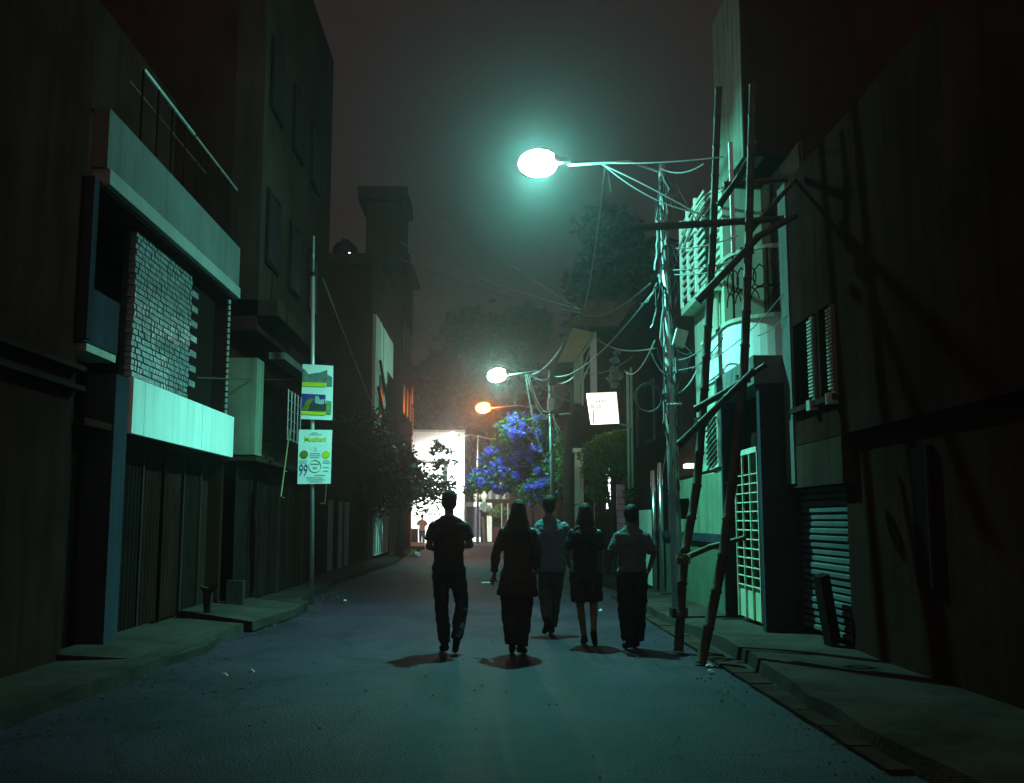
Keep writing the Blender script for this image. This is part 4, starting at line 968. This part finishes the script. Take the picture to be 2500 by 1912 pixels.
MB().prism([tp_(1360, 886, YT-.32), tp_(1396, 798, YT-.32), tp_(1395, 788, YT-.32), tp_(1356, 884, YT-.32)], (0, 5.6, 0)).build('eave_edge', TILE, ht)
g = [tp_(1412, 790, YT-.3), tp_(1462, 790, YT-.3), tp_(1440, 752, YT-.3), tp_(1424, 757, YT-.3)]
MB().prism(g, (0, .12, 0)).build('gable', CREAM, ht)
r0, r1, r2 = tp_(1395, 796, YT-.35), tp_(1430, 735, YT-.35), tp_(1560, 735, YT-.35)
for i in range(9):
    f = i/9; aa = r0.lerp(r1, f); bb = r0.lerp(r1, f+.13)
    MB().prism([aa, bb, bb+Vector((2.6, 0, 0)), aa+Vector((2.6, 0, 0))], (0, 5.6, .03)).build('tile_course', TILE, ht)
# dim houses closing the right side behind
hx = thing('dark_rear_house', 'dark house behind the bougainvillea on the right of the lane', 'house', (6, 47, 0))
B(3.4, 10, 42, 53, 0, 6.5).build('wall', DARKW, hx); B(3.2, 10, 41.8, 53.2, 6.5, 6.7).build('roof_slab', CONC, hx)
for k in range(3):
    wv = B(3.34, 3.399, 43+k*3, 44.2+k*3, 3.4, 4.8).build('window', WOOD, hx); B(3.33, 3.338, 43.1+k*3, 44.1+k*3, 3.5, 4.7).build('pane', GLASSD, wv)
lw = thing('garden_wall', 'dim garden wall with thin fence poles under the bougainvillea', 'wall', (2.9, 36, .15))
B(2.75, 2.95, 32.5, 41.5, .1, 1.5).build('wall_body', DARKW, lw)
for px in (1387, 1400, 1449, 1240, 1225):
    q = onY(px, 1250, 37 if px > 1300 else 68); T([(q.x, q.y, 0), (q.x, q.y, 2.6)], .03).build('fence_pole', STEEL, lw if px > 1300 else cw)

# ================================================================== bamboo scaffold
def bpole(pts, r, label, grp='bamboo scaffold poles'):
    """one bamboo culm with node rings"""
    P_ = [Vector(p) for p in pts]; t = thing('bamboo_pole', label, 'bamboo pole', tuple(min(P_, key=lambda p: p.z)), grp)
    fine = []; rr = []
    tot = sum((b_-a_).length for a_, b_ in zip(P_, P_[1:])); N_ = max(2, int(tot/.36)); acc = 0
    def pos(s):
        for a_, b_ in zip(P_, P_[1:]):
            L_ = (b_-a_).length
            if s <= L_: return a_.lerp(b_, s/L_)
            s -= L_
        return P_[-1].copy()
    for i in range(N_+1):
        s = tot*i/N_
        for ds, k in ((-.02, 1.), (0, 1.22), (.02, 1.)):
            if 0 <= s+ds <= tot: fine.append(pos(s+ds)); rr.append(r*k*(1-.25*i/N_))
    T(fine, rr, 8).build('culm', BAMBOO, t, smooth=True); return t
A0 = onZ(1657, 1590, .02)
bpole([A0, onY(1668, 1370, A0.y+.05), onY(1700, 1200, A0.y+.1), onY(1719, 969, A0.y+.15), onY(1740, 600, A0.y+.2), onY(1754, 215, A0.y+.25)], .055, 'tall bamboo upright rising nearest the cable hung lamp pole')
B0 = onZ(1711, 1621, .02)
bpole([B0, onY(1743, 1471, B0.y+.05), onY(1763, 1371, B0.y+.08), onY(1800, 1080, B0.y+.12), onY(1817, 900, B0.y+.16), onY(1826, 650, B0.y+.2), onY(1838, 205, B0.y+.25)], .055, 'tall bamboo upright leaning in front of the grid gate')
bpole([onY(1541, 556, 11.3), onY(1700, 548, 11.0), onY(1913, 534, 10.6)], .048, 'level bamboo ledger crossing both tall uprights')
bpole([onY(1704, 735, 10.75), onY(1866, 563, 10.6), onY(1945, 525, 10.5)], .045, 'slanting bamboo brace in front of the scrollwork railing')
bpole([onY(1757, 500, 11.3), onY(1822, 405, 10.9), onY(1852, 345, 10.8)], .04, 'short slanting bamboo brace near the tops of the uprights')
bpole([onY(1768, 453, 11.2), onY(1920, 438, 11.3)], .045, 'short level bamboo rail near the tops of the uprights')
bpole([onY(1660, 1084, 11.3), onY(1720, 1025, 10.9), onY(1840, 905, 10.4)], .045, 'slanting bamboo brace below the gateway lintel')
bpole([onY(1700, 998, 11.15), onY(1775, 955, 10.8), onY(1870, 890, 10.5)], .04, 'upper slanting bamboo brace along the gateway lintel')
bpole([onY(1655, 1370, 11.35), onY(1765, 1322, 11.0), onY(1820, 1313, 10.9)], .035, 'low bamboo brace crossing in front of the grid gate')
bpole([onY(1835, 560, 10.7), onY(1905, 480, 11.2), onY(1950, 430, 11.6)], .032, 'thin bamboo brace at the back of the scaffold')
rope = mat('jute_rope', (.12, .09, .05), .9, .3, 8, .3)
for i, (px, py) in enumerate(((1742, 547), (1829, 541), (1824, 612), (1712, 1030), (1815, 925), (1668, 1365), (1836, 452))):
    c = onY(px, py, 10.88 if px > 1780 else 11.2); b = MB()
    for j in range(4): b.tube([(c.x+.075*math.cos(a_), c.y+.075*math.sin(a_), c.z-.03+.02*j+.02*math.sin(a_*1.0)) for a_ in [k*math.pi/5 for k in range(11)]], .009, 4, False)
    b.build('rope_lashing', rope, label='jute rope lashing '+('on the upright nearest the lamp pole at the level ledger', 'on the gate side upright at the level ledger', 'where the scrollwork brace meets the gate side upright', 'where the lintel brace meets the upright nearest the lamp pole', 'at the lintel on the gate side upright', 'where the low brace meets the upright nearest the lamp pole', 'near the top of the gate side upright')[i], cat='rope', group='rope lashings on the scaffold')
# ================================================================== small litter
for i, (px, py, z, lab) in enumerate(((843, 1467, .02, 'crumpled pale wrapper by the left kerb beyond the sign pole'), (613, 1641, .13, 'crumpled pale paper on the near left apron'), (548, 1650, .13, 'torn plastic scrap on the near left apron'), (1466, 1491, .01, 'white paper scrap on the road behind the two women'), (1732, 1626, .02, 'pale plastic cup by the foot of the bamboo'), (1735, 1640, .02, 'small plastic scrap beside the cup at the bamboo foot'), (1010, 1357, .02, 'large crumpled plastic bag on the kerb by the leafy tree'))):
    c = onZ(px, py, z); s = .036 if i != 6 else .3; b = MB(); q = np.random.default_rng(i)
    n = 9
    for r_, zz in ((1., 0.), (.8, .4), (.35, .75)):
        for k in range(n): a = 2*math.pi*k/n; f = r_*(.6+.6*q.random()); b.v.append((c.x+s*f*math.cos(a), c.y+s*f*math.sin(a), c.z+s*zz*(.6+.6*q.random())))
    for r_ in range(2):
        for k in range(n): b.f.append((r_*n+k, r_*n+(k+1) % n, (r_+1)*n+(k+1) % n, (r_+1)*n+k))
    b.f.append(tuple(2*n+k for k in range(n)))
    b.build('litter', CREAM, label=lab, cat='litter', group='scraps of litter')
# ================================================================== people
from mathutils import noise as mnoise
def fuse(b, name, m, parent, vox, M4, wrinkle=0., fr=9., it=4):
    """union of closed shapes -> one continuous skin, placed by M4 (world), parented"""
    me = bpy.data.meshes.new('t'); me.from_pydata([tuple(v) for v in b.v], [], b.f); me.update()
    o = bpy.data.objects.new('t', me); WS.collection.objects.link(o)
    r = o.modifiers.new('r', 'REMESH'); r.mode = 'VOXEL'; r.voxel_size = vox; r.use_smooth_shade = True
    s = o.modifiers.new('s', 'SMOOTH'); s.factor = .5; s.iterations = it
    vl_ = WS.view_layers[0]; vl_.update()
    out = bpy.data.meshes.new_from_object(o.evaluated_get(vl_.depsgraph))
    bpy.data.objects.remove(o); bpy.data.meshes.remove(me)
    if wrinkle:
        n_ = len(out.vertices); co = np.zeros(n_*3); no_ = np.zeros(n_*3)
        out.vertices.foreach_get('co', co); out.vertices.foreach_get('normal', no_); co = co.reshape(-1, 3); no_ = no_.reshape(-1, 3)
        kk = np.array([mnoise.noise((c[0]*fr, c[1]*fr, c[2]*fr*1.7))+.5*mnoise.noise((c[0]*fr*2.3+5, c[1]*fr*2.3, c[2]*fr*3.4)) for c in co])
        out.vertices.foreach_set('co', (co+no_*(wrinkle*kk)[:, None]).ravel()); out.update()
    out.transform(Matrix.Translation(-OFF[parent]) @ M4)
    out.materials.clear(); out.materials.append(m); out.name = name
    ob = bpy.data.objects.new(name, out); COL.objects.link(ob); ob.parent = parent; OFF[ob] = OFF[parent]
    return ob
SKIN = mat('skin', (.13, .08, .055), .55, .12, 6, .08, 60, spec=.35)
HAIRM = mat('black_hair', (.012, .011, .01), .6, .3, 30, .5, 90, spec=.1)
def cloth(n, c): return mat(n, c, .9, .2, 7, .25, 70)
def hand(b, wri, d, nrm, sc=1., curl=.5, side_sign=1):
    d = Vector(d).normalized(); nrm = Vector(nrm); nrm = (nrm-d*nrm.dot(d)).normalized(); s = d.cross(nrm)*side_sign
    for k, L_ in zip((-1.5, -.5, .5, 1.5), (.058, .074, .078, .07)):
        a = wri+s*(k*.010*sc); m_ = wri+d*(.085*sc)+s*(k*.0205*sc)
        b.caps(a, m_, .015*sc, .0125*sc, 7)
        k1 = m_+(d*(1-curl*.3)+nrm*curl*.4).normalized()*(L_*.5*sc); b.caps(m_, k1, .0098*sc, .0092*sc, 6)
        k2 = k1+(d*(1-curl)+nrm*curl).normalized()*(L_*.5*sc); b.caps(k1, k2, .0092*sc, .0078*sc, 6)
    t0 = wri+d*(.022*sc)+s*(.022*sc); t1 = t0+(s*.8+d*.6+nrm*.25).normalized()*(.045*sc); t2 = t1+(d*.9+s*.2+nrm*.35).normalized()*(.034*sc)
    b.caps(t0, t1, .013*sc, .0108*sc, 6); b.caps(t1, t2, .0105*sc, .0088*sc, 6)
def person(label, loc, H, rz, J, dress, lean=(0, 0)):
    t = thing('person', label, 'person', tuple(loc)); k = H/1.75
    M4 = Matrix.Translation(loc) @ Matrix.Rotation(rz, 4, 'Z') @ Matrix.Scale(k, 4)
    D = dict(hipL=(-.088, 0, .90), hipR=(.088, 0, .90), kneL=(-.09, .02, .49), kneR=(.09, .02, .49), ankL=(-.09, 0, .09), ankR=(.09, 0, .09), toeL=(-.1, .17, .03), toeR=(.1, .17, .03),
             shL=(-.168, 0, 1.385), shR=(.168, 0, 1.385), elL=(-.22, -.02, 1.14), elR=(.22, -.02, 1.14), wrL=(-.23, .06, .90), wrR=(.23, .06, .90), head=(0, .02, 1.645), dL=(0, .1, -1), dR=(0, .1, -1), nL=(1, 0, 0), nR=(-1, 0, 0), curl=.45)
    D.update(J); V = {a: (Vector(b) if not isinstance(b, float) else b) for a, b in D.items()}
    lx_, ly_ = lean
    f = dress.get('female', False); sw = .9 if f else 1.
    vox = dress.get('vox', .0085)
    b = MB()
    torso = [(.84, 0, 0, .14, .095), (.93, 0, 0, .158, .108), (1.06, lx_*.3, 0, .128 if f else .138, .09), (1.22, lx_*.6, ly_*.5, .145*sw+.005, .1), (1.36, lx_*.9, ly_*.8, .17*sw, .098), (1.41, lx_, ly_, .16*sw, .08), (1.455, lx_, ly_, .1*sw, .062), (1.49, lx_, ly_, .06, .055)]
    b.loft(torso, 16)
    hd = V['head']; nb = Vector((lx_, ly_, 1.44))
    b.caps(nb, hd-Vector((0, .012, .075)), .055 if not f else .048, .052 if not f else .046)
    b.ell(hd, .076, .094, .112, 14, 9); b.ell(hd+Vector((0, .03, -.068)), .054, .06, .05); b.ell(hd+Vector((0, .098, -.012)), .013, .018, .022, 8, 5); b.ell(hd+Vector((0, .09, -.055)), .022, .012, .009, 8, 5)
    for s in (-1, 1): b.ell(hd+Vector((s*.078, 0, -.012)), .011, .02, .031, 8, 6); b.ell(hd+Vector((s*.032, .086, .032)), .02, .01, .008, 8, 5)
    for s in 'LR':
        b.caps(V['sh'+s], V['el'+s], .05*sw, .04*sw); b.caps(V['el'+s], V['wr'+s], .041*sw, .027*sw)
        hand(b, V['wr'+s], V['d'+s], V['n'+s], .95*sw, V['curl'], 1 if s == 'L' else -1)
        b.caps(V['hip'+s], V['kne'+s], .085, .056); kn, an = V['kne'+s], V['ank'+s]
        b.caps(kn, an, .053, .036); cf = kn.lerp(an, .3)+Vector((0, -.018, 0)); b.ell(cf, .05, .052, .12, 10, 7)
        tv_ = (V['toe'+s]-an); b.caps(an-tv_*.2-Vector((0, 0, .03)), V['toe'+s], .034, .028)
    fuse(b, 'body', SKIN, t, vox, M4)
    for s in (-1, 1):
        q = hd+Vector((s*.032, .083, .012)); e = MB().ell(q, .012, .01, .009, 8, 5)
        e.v = [tuple(M4 @ Vector(v)) for v in e.v]; e.build('eye', VINYL, t, smooth=True)
    # trousers, skirt or shorts
    lo = dress['low']; b = MB()
    b.loft([(.80, 0, 0, .165, .115), (.93, 0, 0, .178, .125), (1.02, 0, 0, .155, .108), (1.05, 0, 0, .15, .1)], 16)
    for s in 'LR':
        h_, kn, an = V['hip'+s], V['kne'+s], V['ank'+s]; r1, r2, r3 = lo['r']
        if lo.get('stop', 1) < 1:
            e = kn.lerp(h_, 1-lo['stop']) if lo['stop'] <= 1 else kn
            b.tube([h_+Vector((0, 0, .02)), h_.lerp(kn, .5), e], [r1, (r1+r2)/2, r2], 12)
        else:
            e = an.lerp(kn, .04)-Vector((0, .005, .0)); b.tube([h_+Vector((0, 0, .02)), h_.lerp(kn, .5), kn, kn.lerp(an, .5), e], [r1, (r1+r2)/2, r2, (r2+r3)/2+.006, r3], 12)
            b.caps(kn+Vector((0, 0, .03)), kn-Vector((0, 0, .03)), r2*.96, r2*.96); b.ell(kn.lerp(an, .3)+Vector((0, -.012, 0)), max(r2*.9, .066), .074, .16, 12, 8)
    fuse(b, lo['name'], lo['mat'], t, .011, M4, .011, 9.)
    # shirt
    up = dress['up']; b = MB(); g = up.get('ease', .02); hm = up.get('hem', .86); fl = up.get('flare', .0)
    rg = [(hm, 0, 0, .165+g+fl, .118+g+fl*.7), ((hm+1.0)/2, lx_*.1, 0, .163+g+fl*.5, .116+g+fl*.3), (1.05, lx_*.3, 0, .142*sw+g, .1+g), (1.2, lx_*.6, ly_*.5, .152*sw+g, .104+g), (1.33, lx_*.9, ly_*.8, .176*sw+g, .104+g*.8), (1.395, lx_, ly_, .182*sw+g*.6, .09+g*.6), (1.44, lx_, ly_, .14*sw+g*.5, .078), (1.485, lx_, ly_, .072+g*.3, .066)]
    b.loft(rg, 18)
    for s in 'LR':
        sh_, el, wr = V['sh'+s], V['el'+s], V['wr'+s]; q = up.get('sleeve', .7); r0 = up.get('sr', .066)
        if q <= 1: b.tube([sh_+(sh_-el).normalized()*.03, sh_, sh_.lerp(el, q*.5), sh_.lerp(el, q)], [.03, r0*.84, r0*.95, r0*.98], 12)
        else:
            b.tube([sh_+(sh_-el).normalized()*.03, sh_, sh_.lerp(el, .5), el], [.03, r0*.84, r0*.92, r0*.86], 12); b.caps(el, el+(wr-el)*.02, r0*.85, r0*.85)
            b.tube([el, el.lerp(wr, (q-1)*.5), el.lerp(wr, q-1)], [r0*.85, r0*.8, r0*up.get('cuff', .72)], 12)
    if up.get('collar'): b.loft([(1.45, lx_, ly_, .085, .075), (1.50, lx_, ly_*1.1, .075, .068)], 14)
    fuse(b, up['name'], up['mat'], t, .011, M4, .013, 8.)
    # shoes
    for s in 'LR':
        an, to = V['ank'+s], V['toe'+s]; b = MB(); dv = (to-an); fl_ = Vector((dv.x, dv.y, 0)).normalized(); dn = dv.normalized(); hl = an-dn*.045+Vector((0, 0, -.035)) if dv.z > -.12 else an-Vector((0, .045, -.0))-dn*.02
        b.caps(hl, to, .043, .037); b.caps(hl.lerp(to, .45)+Vector((0, 0, .01)), an+Vector((0, 0, .01)), .042, .042)
        fuse(b, 'shoe', dress['shoe'], t, .011, M4)
    # hair
    b = MB(); hr_ = dress['hair']
    b.ell(hd+Vector((0, -.014, .03)), .086, .098, .097, 14, 9)
    b.ell(hd+Vector((0, -.045, -.015)), .079, .062, .085, 12, 8)
    if hr_ == 'short':
        b.ell(hd+Vector((0, -.012, .036)), .09, .106, .1, 14, 9)
        b.ell(hd+Vector((.012, -.03, .05)), .078, .085, .088, 12, 8)
        fuse(b, 'hair', HAIRM, t, .008, M4, .007, 45., 1)
    else:
        L_ = hr_
        b.loft([(hd.z-.10-L_, lx_, ly_-.115, .165, .028), (hd.z-.10-L_*.6, lx_, ly_-.118, .17, .05), (hd.z-.14, hd.x, hd.y-.075, .128, .065), (hd.z-.03, hd.x, hd.y-.045, .095, .075), (hd.z+.05, hd.x, hd.y-.03, .082, .075)], 16)
        for i in range(14):
            x = -.15+.30*i/13; b.caps((lx_+x*.8, ly_-.1, hd.z-.2), (lx_+x*1.15, ly_-.12, hd.z-.13-L_+random.uniform(-.04, .03)), .024, .010, 6)
        fuse(b, 'hair', HAIRM, t, .009, M4, .006, 26., 2)
    return t, M4, V
SH_BLACK = cloth('black_shoe_leather', (.02, .018, .018))
def ground(px, py): p = onZ(px, py, .004); return Vector((p.x, p.y, .006))
# man in dark T-shirt, elbows bent, right heel lifted
person('man in dark T-shirt and slim trousers walking with both elbows bent', ground(1094, 1594), 1.78, .08,
    dict(ankL=(-.035, .0, .085), kneL=(-.075, .03, .49), toeL=(-.06, .18, .03), kneR=(.15, .06, .50), ankR=(.085, -.20, .17), toeR=(.075, -.06, .035),
         elL=(-.222, -.03, 1.15), wrL=(-.12, .2, 1.1), dL=(.6, .7, .2), nL=(0, -.2, -1), elR=(.238, -.0, 1.165), wrR=(.13, .22, 1.14), dR=(-.6, .7, .2), nR=(0, -.2, -1), head=(.0, .035, 1.64)),
    dict(low=dict(name='trousers', mat=cloth('dark_denim', (.03, .03, .04)), r=(.105, .078, .062)), up=dict(name='t_shirt', mat=cloth('charcoal_jersey', (.035, .03, .032)), sleeve=.72, hem=.86, sr=.072), shoe=SH_BLACK, hair='short'))
# woman with long hair, long tunic, pale slip of paper in her left hand
w1, M1, V1 = person('woman with long dark hair in a long tunic holding a small white card', ground(1264, 1599), 1.69, -.14,
    dict(ankL=(-.06, -.02, .10), kneL=(-.1, .05, .49), toeL=(-.08, .12, .03), kneR=(.07, .02, .49), ankR=(.03, .02, .085), toeR=(.06, .18, .03), head=(.01, .02, 1.63),
         elL=(-.25, -.03, 1.13), wrL=(-.275, .03, .885), dL=(-.35, .25, -.8), nL=(.3, .6, .2), elR=(.22, .02, 1.14), wrR=(.2, .12, .92)),
    dict(female=True, low=dict(name='loose_trousers', mat=cloth('dark_cotton', (.035, .03, .034)), r=(.115, .098, .078)), up=dict(name='tunic', mat=cloth('dark_brown_tunic', (.045, .034, .034)), sleeve=1.8, hem=.66, flare=.05, ease=.028, sr=.062), shoe=SH_BLACK, hair=.25))
q = M1 @ (V1['wrL']+Vector((-.055, .03, -.085)))
MB().obox(q+Vector((-.035, 0, 0)), (.06, .01, .0), (0, .03, .0), (0, 0, .004)).build('card', VINYL, label='small white card held in the long haired woman\'s hand', cat='card')
# man behind in a blue-grey shirt with collar
person('man in pale blue collared shirt walking between the two women, one foot raised', ground(1348, 1551), 1.76, .2,
    dict(ankR=(.0, .03, .085), kneR=(.05, .03, .49), toeR=(.03, .2, .03), kneL=(-.09, .02, .5), ankL=(-.12, -.24, .20), toeL=(-.13, -.12, .06), head=(-.03, .03, 1.645), elL=(-.24, -.05, 1.15), wrL=(-.22, .05, .92), elR=(.24, .05, 1.15), wrR=(.2, .2, .99), dR=(0, .6, -.6)),
    dict(low=dict(name='trousers', mat=cloth('grey_trousers', (.06, .06, .065)), r=(.105, .082, .066)), up=dict(name='shirt', mat=cloth('pale_blue_shirt', (.09, .125, .16)), sleeve=.85, hem=.80, ease=.026, sr=.072, collar=True), shoe=SH_BLACK, hair='short'), lean=(-.03, .02))
# woman with long hair in knee length shorts
person('woman with long dark hair in dark top and knee length skirt, bare calves', ground(1431, 1576), 1.66, -.1,
    dict(ankL=(-.02, .02, .085), kneL=(-.07, .03, .49), toeL=(-.04, .17, .03), kneR=(.10, .04, .5), ankR=(.095, -.17, .16), toeR=(.11, -.04, .03), head=(.0, .03, 1.635), elL=(-.245, -.04, 1.15), wrL=(-.2, .1, .96), dL=(.2, .5, -.6), elR=(.21, -.02, 1.15), wrR=(.2, .1, .93)),
    dict(female=True, low=dict(name='skirt', mat=cloth('dark_skirt', (.04, .028, .028)), r=(.118, .118, .1), stop=.9), up=dict(name='blouse', mat=cloth('black_blouse', (.028, .022, .024)), sleeve=.9, hem=.80, flare=.03, ease=.02, sr=.06), shoe=cloth('dark_sandal', (.03, .022, .02)), hair=.27))
# shorter man in light shirt tucked into wide trousers
person('short man in light half sleeved shirt and wide dark trousers near the kerb', ground(1546, 1585), 1.63, .16,
    dict(ankL=(-.055, -.03, .085), kneL=(-.075, .02, .49), toeL=(-.07, .14, .03), kneR=(.075, .02, .49), ankR=(.05, .04, .085), toeR=(.07, .2, .03), head=(-.0, .03, 1.635), elL=(-.265, -.02, 1.16), wrL=(-.25, .14, .97), dL=(.1, .6, -.6), elR=(.275, -.04, 1.16), wrR=(.25, .1, .95), dR=(-.1, .6, -.6)),
    dict(low=dict(name='trousers', mat=cloth('black_trousers', (.025, .022, .022)), r=(.12, .108, .096)), up=dict(name='shirt', mat=cloth('light_shirt', (.085, .12, .13)), sleeve=.95, hem=.93, ease=.032, sr=.076, collar=True), shoe=SH_BLACK, hair='short'))
# distant man in white shirt and jeans
person('distant man in white shirt and blue jeans standing by the crossing', Vector((onY(1030, 1330, 57.5).x, 57.5, .016)), 1.76, .3,
    dict(elL=(-.27, .05, 1.17), wrL=(-.12, .2, 1.2), dL=(1, .3, .2), elR=(.27, .05, 1.17), wrR=(.12, .2, 1.15), dR=(-1, .3, .2)),
    dict(vox=.014, low=dict(name='jeans', mat=cloth('blue_denim', (.07, .12, .28)), r=(.105, .08, .066)), up=dict(name='shirt', mat=cloth('white_shirt', (.75, .75, .73)), sleeve=.9, hem=.86, sr=.072), shoe=SH_BLACK, hair='short'))
# white step with dark cabinet beside him
B(-4.9, onY(1036, 1335, 56).x, 55.4, 56.2, .016, .26).build('white_step', WHITE, label='low white step by the crossing under the leafy tree', cat='step')
a = onY(1000, 1320, 56.0); c = onY(1020, 1320, 56.0)
kb = thing('street_cabinet', 'dark metal cabinet standing on the white step by the crossing', 'cabinet', ((a.x+c.x)/2, 56.05, .26))
B(a.x, c.x, 55.95, 56.18, .262, onY(1010, 1291, 56).z).build('cabinet_body', mat('slate_cabinet', (.07, .075, .09), .5, .2, 3, .05), kb); B(a.x+.05, c.x-.05, 55.93, 55.948, .35, onY(1010, 1294, 56).z).build('cabinet_door', mat('slate_door', (.08, .085, .1), .5, .2, 3, .05), kb)

bpy.data.scenes.remove(WS)
# ================================================================== haze
hz = bpy.data.materials.new('night_haze'); hz.use_nodes = True; N = hz.node_tree.nodes; N.remove(N['Principled BSDF'])
pv_ = N.new('ShaderNodeVolumePrincipled'); pv_.inputs['Color'].default_value = (.92, .93, .95, 1); pv_.inputs['Density'].default_value = .0022; pv_.inputs['Anisotropy'].default_value = .91
hz.node_tree.links.new(pv_.outputs[0], N['Material Output'].inputs['Volume'])
h = B(-37, 37, -9, 119, -1.05, 27).build('haze', hz, kind='stuff')
h.display_type = 'WIRE'
